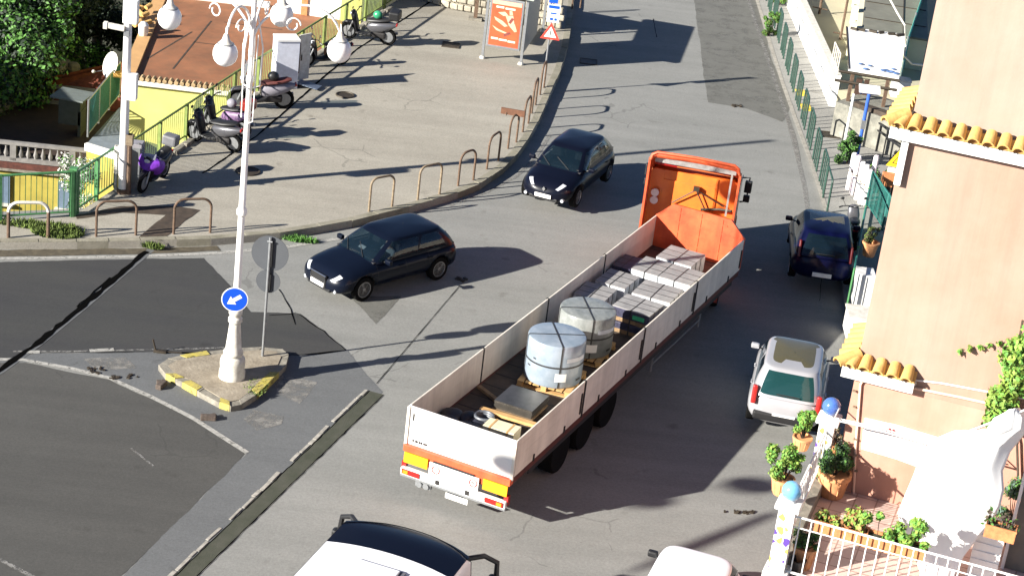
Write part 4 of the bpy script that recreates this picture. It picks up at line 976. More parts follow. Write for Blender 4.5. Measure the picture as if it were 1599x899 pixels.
silver=car('parked_car','silver hatchback with glass roof parked tail towards the balcony',scn,hs,dict(L=3.86,W=1.76,H=1.56,wb=2.46,wr=.31,ztop=[(-1,.84),(-.97,.95),(-.8,.97),(.4,.95),(.6,.90),(.8,.80),(.95,.68),(1,.6)],kf=7,kr=14,paint=P_silver,gh=dict(z=.95,xf=1.05,xr=-1.89,rf=.3,rr=-1.50,tum=.24),side=[(-.70,-.04),(.04,.88)],seams=[.4,-.06],tailposts=(-1.82,.74,.70,1.14,.12,M_red),tp_ry=.2,plate_z=.50,handles=[0,-.9],roof_panel=(-.62,.95),reflglass=glass('roof_glass_reflection_brown',(.10,.085,.035),.1),rearglass=M_glassg,rear_bumper=M_blk,emblem=None))  # yellow-brown reflection of the building put into the roof glass colour
hw_=rad(74); wcn=centre(P(1092,870,1.45),hw_,.72,0); wcn.z=0
whitecar=car('parked_car','white small van partly cut by the bottom edge',wcn,hw_,dict(L=3.9,W=1.72,H=1.62,wb=2.5,wr=.31,ztop=[(-1,1.0),(-.8,1.1),(.4,1.08),(.6,1.02),(.8,.92),(.95,.75),(1,.62)],kf=7,kr=14,paint=P_whitecar,gh=dict(z=1.08,xf=1.35,xr=-1.93,rf=.75,rr=-1.7,tum=.17),side=[(-.72,-.04),(.04,.88)],seams=[.4,-.06],tail=(-.975,-.9,15,60),mirmat=M_blk),cat='van')
# driver behind the windscreen
def person(name,label,loc,rz,shirt):
    t=thing(name,label,'person',loc,rz)
    vs=[(0,0,0),(0.02,0,.25),(.03,0,.45),(.05,0,.56),(.07,0,.64),(.08,0,.76),(.03,.20,.48),(.22,.26,.28),(.46,.15,.34),(.52,.12,.36),(.03,-.20,.48),(.22,-.26,.26),(.46,-.14,.34),(.52,-.11,.36),(.28,.11,-.02),(.5,.12,.05),(.28,-.11,-.02),(.5,-.12,.05)]
    es=[(0,1),(1,2),(2,3),(3,4),(4,5),(2,6),(6,7),(7,8),(8,9),(2,10),(10,11),(11,12),(12,13),(0,14),(14,15),(0,16),(16,17)]
    rs=[.15,.14,.15,.055,.085,.08,.07,.048,.035,.04,.07,.048,.035,.04,.085,.06,.085,.06]
    me=bpy.data.meshes.new('body'); me.from_pydata(vs,es,[]); o=bpy.data.objects.new('body',me); COL.objects.link(o)
    sk=o.modifiers.new('s','SKIN'); 
    for v,r_ in zip(me.skin_vertices[0].data if me.skin_vertices else [],rs): v.radius=(r_,r_)
    if not me.skin_vertices:
        bm_=bmesh.new(); bm_.from_mesh(me); ly=bm_.verts.layers.skin.verify(); bm_.verts.ensure_lookup_table()
        for v,r_ in zip(bm_.verts,rs): v[ly].radius=(r_,r_); v[ly].use_root=(v.index==0)
        bm_.to_mesh(me); bm_.free()
    su=o.modifiers.new('u','SUBSURF'); su.levels=su.render_levels=1
    dg=bpy.context.evaluated_depsgraph_get(); m2=bpy.data.meshes.new_from_object(o.evaluated_get(dg)); o.modifiers.clear(); o.data=m2; m2.materials.clear(); m2.materials.append(shirt); m2.materials.append(M_skin)
    for p in m2.polygons:
        c=p.center; p.material_index=1 if (c.z>.55 or c.x>.36 and c.z>.2) else 0; p.use_smooth=True
    o.parent=t
    b=B(); b.sphere((.055,0,.80),.095,12,(1,.9,.9)); obj('hair',b,mat('hair_brown',(.06,.04,.03),.8),t)
    for sy in (1,-1):
        for k in range(4):
            b=B(); b.tube([(.54,sy*(.12-.0),.37+.02*(k-1.5)),(.585,sy*.10,.385+.022*(k-1.5)),(.58,sy*.065,.385+.022*(k-1.5))],.009,6); obj('finger',b,M_skin,t)
    return t
dloc=ac+Vector((math.cos(hd)*.05,math.sin(hd)*.05,0))+Vector((-math.sin(hd),math.cos(hd),0))*.37+Vector((0,0,.52))
person('person','driver in a pale grey shirt with both hands forward inside the dark hatchback',dloc,hd,M_shirt)
b=B(); b.tube([Vector((.54,.37+.18*math.cos(q),.93+.17*math.sin(q))) for q in [i*math.pi/10 for i in range(20)]],.015,6,close=True); obj('steering_wheel',b,M_blk,audi)
b=B(); b.box((.62,-.1,1.0),(.16,.22,.01),ry=.5); obj('dash_paper',b,M_white,audi)
# ================================================================== COACH at the bottom edge
bl=P(530,806,3.0); br_=P(742,869,3.0); bd=(br_-bl); BH=math.atan2(bd.y,bd.x)+math.pi/2
fw=Vector((math.cos(BH),math.sin(BH),0)); fc=(bl+br_)/2+fw*.30
coach=thing('coach','white coach with dark front roof and long mirror arms at bottom edge','bus',(fc.x,fc.y,0),BH)
BW=2.5; BL=9.0
def plan(x0,x1,hw,nose=.42,n=14):
    pts=[(x0,-hw)]
    for k in range(n+1):
        y=-hw+2*hw*k/n; pts.append((x1-nose*(abs(y)/hw)**2.4*1.0,y))
    pts.append((x0,hw)); return pts
b=B(); pr=plan(-BL,.22,BW/2); 
G=[]
for (s,z) in ((1,.35),(1,1.6),(.985,2.6),(.975,2.86),(.94,2.95)): G.append([(p[0]-(1-s)*3.2 if p[0]>-BL+.1 else p[0]+(1-s)*2,p[1]*s,z) for p in pr])
b.ngrid(G,close_v=True); obj('body',b,P_whitecar,coach,smooth=True)
def roofz(x,y): return 2.95+.05*(1-(y/1.13)**2)
def roofsheet(x0f,x1f,mt,nm,dz=0):
    b=B(); G=[]
    for i in range(13):
        y=-1.175+2.35*i/12; row=[]
        for j in range(9):
            xe=x1f(y); xs=x0f(y); x=xs+(xe-xs)*j/8; row.append((x,y,roofz(x,y)+dz-.10*max(0,(x+.5)/.6)**2))
        G.append(row)
    b.ngrid(G); return obj(nm,b,mt,coach,smooth=True)
edge_f=lambda y:.22-.42*(abs(y)/1.25)**2.4-.32*.0-.10
roofsheet(lambda y:-BL+.2,lambda y:-.95-.14*(abs(y)/1.25)**2.2,P_whitecar,'roof')
roofsheet(lambda y:-.95-.14*(abs(y)/1.25)**2.2,edge_f,P_blk,'roof_front')
b=B(); 
G=[[(p[0]+.012-(1-s)*3.2,p[1]*s*1.006,z) for p in plan(-.75,.22,BW/2)[1:-1]] for (s,z) in ((1,1.25),(1,1.6),(.985,2.6),(.975,2.86),(.945,2.952))]
b.ngrid(G); obj('windscreen',b,P_blk,coach,smooth=True)
b=B(); b.box((-1.85,.05,3.03),(.80,.85,.06),bev=.02); ht=obj('roof_hatch',b,P_whitecar,coach)
b=B(); b.box((-1.85,-.42,3.0),(.86,.10,.05)); obj('hatch_seal',b,mat('rubber_grey',(.12,.12,.14),.7),ht)
for sy in (1,-1):
    b=B(); b.tube([(.0,sy*1.0,2.7),(.25,sy*1.28,2.72),(.35,sy*1.5,2.6),(.33,sy*1.52,2.35)],.05,8); ma=obj('mirror_arm',b,M_blk,coach)
    b=B(); b.box((.33,sy*1.52,2.12),(.16,.28,.42),bev=.05); obj('mirror',b,M_blk,ma)
    b=B(); b.box((-4,sy*1.262,2.1),(6,.02,.8)); obj('side_window',b,M_glass,coach)
    for wx in (-1.6,-6.5):
        b=B(); b.cyl((wx,sy*1.0,.5),(wx,sy*1.26,.5),.5,24); obj('wheel',b,M_rubber,coach)
# ================================================================== TRUCK
TH=1.165; RL=P(640,632,2.06); tu=Vector((math.cos(TH),math.sin(TH),0)); tw=Vector((tu.y,-tu.x,0))
torg=RL+tw*1.25; torg.z=0
TK=thing('articulated_truck','orange articulated truck hauling a long open trailer with pale side boards','truck',torg,TH)
LT=13.65
def Tw(x,w,z=0):   # trailer coordinates to world
    return torg+tu*x+tw*(w-1.25)+Vector((0,0,z))
b=B(); b.box((LT/2,0,1.14),(LT,2.44,.12)); fl=obj('bed',b,M_bed,TK)
b=B()
for k in range(22): b.box((.35+k*.62,0,1.203),(.03,2.36,.006))
obj('bed_seams',b,M_chassis,fl)
for sy,nm in ((1,'side_board'),(-1,'side_board')):
    edges=[0.02,3.4,6.8,10.2,LT-.02]
    for i in range(4):
        b=B(); x0,x1=edges[i]+.02,edges[i+1]-.02
        b.box(((x0+x1)/2,sy*1.245,1.63),(x1-x0,.035,.86),bev=.006)
        for q in (1.35,1.63,1.9): b.box(((x0+x1)/2,sy*1.245,q),(x1-x0-.04,.042,.012))
        sb=obj(nm,b,M_board,TK)
        for lx,lz,lh in ((x1-.10,1.55,.5),(x0+.9,1.26,.16),(x1-.9,1.26,.16)): b=B(); b.box((lx,sy*1.27,lz),(.05,.03,lh)); obj('latch',b,M_chassis,sb)
    for i in range(1,4):
        b=B(); b.box((edges[i],sy*1.25,1.62),(.05,.07,.90)); obj('stanchion',b,M_chassis,TK)
    b=B(); b.box((LT/2,sy*1.215,1.115),(LT,.05,.19)); obj('side_rail',b,mat('rail_shaded_orange',(.10,.016,.008),.6,var=.25,scale=4),TK)  # truck orange darkened: the rail's shade is put into its colour
    b=B(); b.box((LT/2+.4,sy*1.16,.93),(LT-1.2,.02,.26)); obj('shade_strip',b,M_chassis,TK)  # dark strip added to deepen the shade under the bed
    b=B(); b.box((9.6,sy*1.15,.62),(3.3,.03,.05)); b.box((9.6,sy*1.15,.82),(3.3,.03,.05)); b.box((8.0,sy*1.15,.72),(.05,.03,.6)); b.box((11.2,sy*1.15,.72),(.05,.03,.6)); obj('side_guard',b,M_galv,TK)
b=B(); b.box((0,0,1.62),(.045,2.52,.88),bev=.008); tb=obj('tailboard',b,M_tailw,TK)
b=B(); b.box((-.028,1.12,1.83),(.012,.03,.16)); 
for k,y0 in enumerate((1.08,1.00,.93,.88,.82,.77)): b.box((-.028,y0,1.29),(.01,.035 if k!=1 else .06,.05))
obj('marking',b,M_chassis,tb)
for sy in (1,-1):
    b=B(); b.box((-.03,sy*1.24,1.6),(.05,.06,.9)); obj('corner_post',b,M_board,TK)
b=B(); b.box((-.03,0,1.11),(.16,2.5,.15),bev=.01); rb=obj('rear_beam',b,M_orange,TK)
b=B(); b.box((-.02,0,.93),(.10,2.3,.22)); obj('rear_crossmember',b,M_orange,TK)
for sy in (1,-1):
    b=B(); b.box((-.10,sy*.93,.90),(.03,.56,.24)); obj('reflective_board',b,M_refl,TK)
b=B(); b.box((-.11,.02,.84),(.03,1.16,.30),bev=.005); sp_=obj('rear_plate_panel',b,M_white,TK); b=B(); b.box((-.10,.05,1.01),(.03,.95,.05)); b.box((-.10,-.75,.80),(.02,.5,.14)); obj('dark_slot',b,M_chassis,TK)
Mt=lambda y,z,x=-.128: Matrix.Translation((x,y,z))@Euler((rad(90),0,rad(-90))).to_matrix().to_4x4()
for y,tx in ((.44,'70'),(-.44,'80')):
    b=B(); b.tube([Mt(y,.85)@Vector((.085*math.cos(q),.085*math.sin(q),0)) for q in [i*math.pi/10 for i in range(20)]],.012,5,close=True); obj('speed_ring',b,M_red,sp_)
    text('speed_number',tx,.11,M_blk,sp_,Mt(y,.85))
b=B(); b.box((-.12,0,.60),(.12,2.46,.16),bev=.02); bp=obj('rear_bumper',b,M_white,TK)
b=B(); b.box((-.12,0,.50),(.10,2.46,.05)); obj('bumper_edge',b,M_galv,bp)
for sy in (1,-1):
    b=B(); b.box((-.19,sy*.98,.61),(.03,.42,.11)); obj('tail_light',b,M_red,bp)
    b=B(); b.box((-.208,sy*1.10,.61),(.01,.12,.08)); obj('indicator',b,M_amber,bp)
    b=B(); b.box((-.185,sy*.35,.61),(.02,.09,.10)); obj('bracket',b,M_chassis,bp)
    b=B(); b.box((-.05,sy*1.20,.68),(.10,.10,.22)); obj('marker_lamp',b,M_red,TK)
b=B(); b.box((-.185,-.05,.61),(.01,.30,.05)); b.box((-.185,-.62,.61),(.01,.28,.05)); obj('bumper_text_strip',b,mat('grey_print',(.35,.35,.33),.5),bp)
b=B(); b.box((-.16,-.12,.38),(.02,.52,.12)); obj('number_plate',b,M_white,TK)
b=B(); b.cyl((-.16,.62,.40),(-.05,.62,.40),.07,12); b.cyl((-.16,.78,.40),(-.05,.78,.40),.07,12); b.box((-.08,.70,.42),(.08,.36,.18)); obj('fog_lamp',b,M_galv,TK)
b=B(); 
for sy in (.45,-.45): b.box((LT/2-.3,sy,.90),(LT-.6,.12,.36))
for k in range(9): b.box((1+k*1.4,0,.95),(.08,1.9,.12))
b.box((7.2,.9,.75),(1.2,.5,.5)); obj('chassis',b,M_chassis,TK)
for ax in (2.85,4.16,5.47):
    b=B(); b.tube([(ax,-1.1,.5),(ax,1.1,.5)],.07,8); obj('axle',b,M_chassis,TK)
    for sy in (1,-1):
        Mw=Matrix.Translation((ax,sy*.93,.50))@Matrix.Rotation(rad(-90*sy),4,'X')
        b=B(); b.lathe([(.30,-.18),(.48,-.19),(.51,-.14),(.51,.14),(.48,.19),(.30,.18)],30,Mw); wh=obj('wheel',b,M_rubber,TK,smooth=True)
        b=B(); b.lathe([(.30,.17),(.27,.10),(.14,.06),(.12,.14),(.01,.15)],20,Mw); obj('rim',b,M_galv,wh)
        b=B(); b.box((ax,sy*1.04,1.04),(.8,.36,.02)); obj('mudguard',b,M_chassis,TK)
# headboard with chamfered top
b=B(); Mh=Matrix.Translation((LT,0,0))@Euler((rad(90),0,rad(90))).to_matrix().to_4x4()
b.prism([(-1.26,1.2),(1.26,1.2),(1.26,2.08),(.82,2.50),(-.82,2.50),(-1.26,2.08)],-.03,.03,M=Mh); hb_=obj('headboard',b,M_orange,TK)
b=B()
for q in (1.5,1.78,2.05,2.3): b.box((LT-.035,0,q),(.016,2.3 if q<2.1 else 1.5,.035))
for q in (-.6,0,.6): b.box((LT-.037,q,1.85),(.016,.035,1.2))
obj('ribs',b,M_orange,hb_)
# ---- cab
CHD=rad(81); cabc=P(1087,250,3.5); d_=Vector((math.cos(CHD),math.sin(CHD),0))
cab_w=Vector((cabc.x,cabc.y,0)); Mcab=TK.matrix_basis.inverted()@ (Matrix.Translation(cab_w)@Matrix.Rotation(CHD,4,'Z'))
def cabobj(name,b,mt,parent=TK,smooth=False):
    o=obj(name,b,mt,parent,smooth=smooth)
    if parent is TK: o.matrix_local=Mcab
    return o
sec=lambda w,z0,z1,r:[(-w+r,z0),(w-r,z0),(w,z0+r),(w,z1-r),(w-r*.3,z1-r*.3),(w-r,z1),(-w+r,z1),(-w+r*.3,z1-r*.3),(-w,z1-r),(-w,z0+r)]
Myz=Matrix(((0,0,1,0),(1,0,0,0),(0,1,0,0),(0,0,0,1)))
b=B(); b.prism(sec(1.2,.75,2.42,.12),.95,2.5,M=Myz); b.prism(sec(1.2,.75,2.86,.12),.62,.949,M=Myz); cabm=cabobj('cab',b,M_oryel)
def capart(name,b,mt,smooth=False): return obj(name,b,mt,cabm,smooth=smooth)
# side deflector panels and hollow roof fairing
for sy in (1,-1):
    b=B(); b.prism([(0,.95),(.66,.95),(.66,2.84),(.95,2.80),(.5,3.06),(.04,3.34),(0,3.32)],-.03,.03,M=Matrix.Translation((0,sy*1.22,0))@Euler((rad(90),0,0)).to_matrix().to_4x4()); capart('side_deflector',b,M_orange)
b=B(); rows=[]
for x,z,s in ((0,3.44,1),(.35,3.22,1),(.7,3.0,.98),(1.0,2.86,.95)):
    rows.append([(x,-1.22*s,z-.18),(x,-1.18*s,z-.05),(x,-1.06*s,z+.02),(x,0,z+.06),(x,1.06*s,z+.02),(x,1.18*s,z-.05),(x,1.22*s,z-.18)])
b.ngrid(rows); f_=capart('roof_fairing',b,M_orange,True); md=f_.modifiers.new('t','SOLIDIFY'); md.thickness=.05; md.offset=0
b=B(); b.tube([(0,-1.2,3.3),(0,-1.16,3.45),(0,-1.04,3.53),(0,0,3.56),(0,1.04,3.53),(0,1.16,3.45),(0,1.2,3.3)],.04,8); capart('rim_trim',b,M_orange)
b=B(); b.box((.25,0,3.26),(.10,2.2,.14)); b.box((.33,0,3.40),(.05,2.2,.05)); b.box((.22,-1.0,2.6),(.05,.05,1.2)); capart('fairing_strut',b,mat('strut_grey',(.30,.29,.28),.6,.3,var=.2))
b=B(); b.tube([(.3,.95,3.15),(.35,.5,3.12)],.06,8); b.sphere((.3,1.0,3.15),.07,8); capart('horn',b,M_red)
b=B(); b.box((.60,.1,2.1),(.03,1.5,1.0),bev=.01); b.box((.61,0,1.4),(.03,2.0,.05)); b.box((.60,-.62,2.1),(.03,.05,1.5)); b.box((.60,.85,2.1),(.03,.05,1.5)); capart('rear_wall_panels',b,M_oryel)
b=B(); b.tube([(.5,.5,2.0),(.45,-.1,2.5),(.5,-.9,2.15)],.02,6); b.tube([(.45,-.1,2.5),(.48,-.4,2.0)],.02,6); b.box((.48,-.1,2.52),(.12,.16,.12)); b.tube([(.5,-.3,1.95),(.42,-.8,2.08),(.4,-1.15,2.1)],.035,6); capart('air_hoses',b,M_iron)
for z_ in (2.20,1.98):
    b=B(); b.cyl((.56,1.0,z_),(.50,1.0,z_),.11,16); capart('work_lamp',b,M_white)
b=B(); b.box((2.53,0,1.85),(.03,2.2,.9)); capart('windscreen',b,M_glass)
b=B(); b.box((2.45,0,.85),(.3,2.44,.7),bev=.05); capart('front_bumper',b,M_orange)
for sy in (1,-1):
    b=B(); b.box((1.85,sy*1.205,2.2),(.9,.02,.6)); capart('side_window',b,M_glass)
    b=B(); b.tube([(2.3,sy*1.2,2.42),(2.3,sy*1.40,2.45),(2.3,sy*1.40,1.75),(2.3,sy*1.22,1.7)],.025,6); capart('mirror_arm',b,M_blk)
    b=B(); b.box((2.1,sy*1.40,2.25),(.14,.20,.34),bev=.03); b.box((2.1,sy*1.40,1.90),(.12,.18,.20),bev=.03); capart('mirror',b,M_blk)
b=B(); b.box((.1,0,.72),(3.6,.9,.28)); cabobj('tractor_frame',b,M_chassis)
b=B(); b.lathe([(.5,.90),(.5,.98)],20,Matrix.Translation((-1.0,.0,0))); cabobj('fifth_wheel',b,M_chassis)
for wx in (-1.2,1.75):
    for sy in (1,-1):
        Mw=Matrix.Translation((wx,sy*1.0,.51))@Matrix.Rotation(rad(-90*sy),4,'X')
        b=B(); b.lathe([(.30,-.2),(.48,-.24),(.51,-.18),(.51,.18),(.48,.24),(.30,.22)],30,Mw); wh=cabobj('wheel',b,M_rubber,smooth=True)
        b=B(); b.lathe([(.30,.2),(.26,.12),(.12,.10),(.01,.16)],20,Mw); obj('rim',b,M_galv,wh)
        if wx<0:
            b=B(); b.tube([(wx+.62*math.cos(q),sy*1.0,.5+.62*math.sin(q)) for q in [math.pi*i/10 for i in range(11)]],.03,5)
            G=[[(wx+.62*math.cos(q),sy*(1.0-.25),.51+.62*math.sin(q)),(wx+.62*math.cos(q),sy*1.25,.51+.62*math.sin(q))] for q in [math.pi*i/12 for i in range(13)]]; b.ngrid(G); cabobj('mudguard',b,M_chassis)
            b=B(); b.box((wx-.66,sy*1.0,.55),(.03,.5,.4)); cabobj('mud_flap',b,mat('mud_flap_red',(.25,.03,.02),.6))
# ---- cargo on the bed
def load(name,label,cat,x,w_,z,rz=0,group=None): 
    p=Tw(x,w_,z); return thing(name,label,cat,p,TH+rz,group)
def pallet(x,w_,z,sx,sy,label,rz=0):
    t=load('wooden_pallet',label,'pallet',x,w_,z,rz)
    b=B(); 
    for k in range(7): b.box((0,-sy/2+sy*(k+.5)/7,.13),(sx,sy/7*.8,.025))
    obj('deck',b,M_wood,t); b=B()
    for ax in (-1,0,1):
        for ay in (-1,0,1): b.box((ax*(sx/2-.08),ay*(sy/2-.08),.065),(.14,.12,.10))
        b.box((ax*(sx/2-.08),0,.01),(.14,sy,.02))
    obj('blocks',b,M_wood,t)
ZB=1.21
def coil(x,w_,r_,h,mt,label,plabel):
    pallet(x,w_,ZB,1.28,1.28,plabel,rz=.12)
    t=load('wrapped_coil',label,'coil',x,w_,ZB+.15,.12); b=B()
    b.lathe([(r_*.985,0),(r_,.03),(r_,h-.04),(r_*.98,h-.005),(r_*.93,h+.004)]+[(r_*.5,h+.006),(.02,h+.002)],40); obj('wrap',b,mt,t,smooth=True)
    b=B()
    for a in (0,math.pi/2):
        c,s=math.cos(a+.5),math.sin(a+.5); n=Vector((-s,c,0))*.018
        for sg in (1,-1):
            pts=[Vector((sg*c*(r_+.006),sg*s*(r_+.006),.0)),Vector((sg*c*(r_+.006),sg*s*(r_+.006),h-.02)),Vector((sg*c*r_*.97,sg*s*r_*.97,h+.012)),Vector((0,0,h+.014+.002*(a>0)))]
            b.ngrid([[p-n,p+n] for p in pts])
    obj('strap',b,M_strap,t)
    b=B()
    b.ngrid([[((r_+.007)*math.cos(q),(r_+.007)*math.sin(q),z) for q in [i*2*math.pi/40 for i in range(40)]] for z in (h*.47,h*.51)],close_v=True); obj('strap',b,M_strap,t)
    rr=random.Random(int(x*10)); 
    for (a0,z0,wd,hh,mt_) in ((rad(-160),h*.16,.26,.2,M_white),(rad(-140),h*.62,.55,.10,mat('label_grey',(.50,.53,.56),.5)),(rad(-112),h*.13,.16,.05,M_strap),(rad(-210),h*.58,.08,.03,M_strap),(rad(-225),h*.36,.10,.03,M_strap)):
        b=B(); b.ngrid([[((r_+.009)*math.cos(a0+wd*k/8/r_),(r_+.009)*math.sin(a0+wd*k/8/r_),z) for k in range(9)] for z in (z0,z0+hh)]); obj('label',b,mt_,t)
    return t
coil(4.5,1.28,.66,1.02,mat('coil_blue_wrap',(.27,.31,.36),.3,scale=3,col2=(.17,.22,.27),bump=.35,bscale=7,coat=.3),'large round coil in blue grey wrap standing nearest the tailboard','yellow wooden pallet under the blue grey wrapped coil')
coil(6.35,1.22,.66,.98,M_wrapg,'large round coil in olive grey wrap behind the bluish coil','wooden pallet under the olive grey wrapped coil')
def pack(x,w_,label,h=.42,sx=1.0,sy=.92,top=M_pack,side=M_packside,rz=0,z=ZB,straps=2,green=False):
    t=load('strapped_pack',label,'pack',x,w_,z,rz+random.uniform(-.045,.045),'strapped packs of flat sheets on the trailer'); b=B()
    b.box((0,0,.05),(sx*.98,sy*.98,.1)); obj('skid',b,M_wood2,t)
    b=B(); b.box((0,0,.1+(h-.1)/2),(sx,sy,h-.1),bev=.012); obj('block',b,side,t)
    b=B(); b.box((0,0,h+.008),(sx*1.0,sy*1.0,.02)); obj('cover',b,top,t)
    b=B()
    for k in range(straps):
        f=(k+1)/(straps+1)-.5; b.box((f*sx,0,(h+.026)/2+.0),(.028,sy+.014,h+.012-.0)); 
    b.box((0,0,h/2+.016),(sx+.014,.028,h+.012)); obj('strap',b,M_strap,t)
    if green:
        b=B(); b.box((-sx/2-.008,sy*-.22,h*.6),(.012,.3,.10)); obj('label',b,mat('label_green',(.05,.40,.18),.5),t)
    return t
pack(12.2,1.33,'strapped grey pack nearest the orange headboard',.52,1.0,.98,green=True)
pack(11.05,.98,'brownish strapped pack behind the headboard one on the left',.52,1.0,.72)
pack(11.05,1.80,'strapped pack in the second row touching the right board',.52,1.0,.86)
pack(9.72,.60,'strapped white edged pack in the third row by the left board',.52,.95,.80)
pack(9.68,1.70,'widest grey strapped pack in the third row by the right board',.52,.98,1.0)
pack(8.62,.48,'strapped pack just ahead of the olive coil by the left board',.52,.90,.80)
pack(8.35,1.72,'dark pack under another beside the olive coil',.26,.9,.98,top=M_packdark,side=M_packdark)
pack(8.35,1.72,'grey topped pack stacked on a dark one, with green label',.34,.86,.98,side=M_packdark,z=ZB+.29,green=True)
pack(11.0,.34,'low pack coloured shade-dark by the left board near front',.46,.9,.5,top=M_packdark,side=M_packdark)  # shade of the left board put into the pack colour
pack(10.6,.24,'narrow pack coloured shade-dark between rows by left board',.36,.5,.4,top=M_packdark,side=M_packdark)  # same board shade put into this pack's colour
t=load('steel_sheet_stack','stack of dark shiny steel sheets on timber near the tailboard','metal sheets',2.72,1.36,ZB,0.02)
b=B(); 
for k in range(6): b.box((random.uniform(-.01,.01),random.uniform(-.01,.01),.16+k*.032),(.92,.90,.028))
obj('sheets',b,M_steel,t); b=B(); 
for y_ in (-.35,0,.35): b.box((-.03,y_,.07),(1.02,.1,.13))
b.box((-.1,0,.139),(.95,.95,.02)); obj('timber',b,M_wood2,t)
t=load('wooden_crate','pale wooden crate box standing by the tailboard','crate',1.28,1.58,ZB,.05); b=B(); b.box((0,0,.17),(.42,.72,.34),bev=.01); obj('body',b,mat('crate_cream',(.62,.56,.40),.7,var=.1),t); b=B(); b.box((0,.2,.17),(.44,.04,.35)); b.box((0,-.2,.17),(.44,.04,.35)); obj('batten',b,M_wood,t)
t=load('wooden_plank','long yellowish plank lying across the load near tailboard','plank',1.9,1.50,ZB+.20,0); b=B(); b.box((0,0,.04),(.14,1.45,.07),rz=.05); obj('plank',b,M_wood,t)
t=load('wooden_plank','grey brown plank lying on bed by the left board','plank',2.9,.55,ZB,.1); b=B(); b.box((0,0,.04),(.10,1.0,.07),rz=-.6); obj('plank',b,M_wood2,t)
t=load('tarpaulin_bundle','crumpled black tarpaulin bundle in the rear left corner of the bed','tarpaulin',1.25,.62,ZB); b=B(); r=random.Random(3)
for k in range(9): b.sphere((r.uniform(-.45,.45),r.uniform(-.4,.4),.10),r.uniform(.15,.27),12,(1.2,r.uniform(.7,1.2),.6))
obj('bundle',b,M_tarp,t)
t=load('coiled_hose','dark grey coiled round item beside the tarpaulin','coil',1.6,1.0,ZB+.05,0); b=B()
for k in range(4): b.tube([(.2*math.cos(q),.2*math.sin(q),.05+.05*k) for q in [i*math.pi/8 for i in range(16)]],.035,6,close=True)
obj('hose',b,mat('hose_grey',(.10,.11,.13),.5),t)
t=load('rod_bundle','loose rods and lashing bars lying along the right board','rods',2.1,2.1,ZB); b=B()
for k in range(5): b.tube([(-1.3+r.uniform(-.1,.1),r.uniform(-.12,.12),.04),(1.2+r.uniform(-.2,.2),r.uniform(-.12,.12),.05+.03*k)],.02,5)
obj('rods',b,M_galv,t)
t=load('dark_block','dark lashing box in the rear right corner of the trailer','box',.55,1.95,ZB,.2); b=B(); b.box((0,0,.12),(.3,.6,.24),bev=.03); b.box((0,0,.25),(.2,.3,.04)); obj('body',b,M_tarp,t)
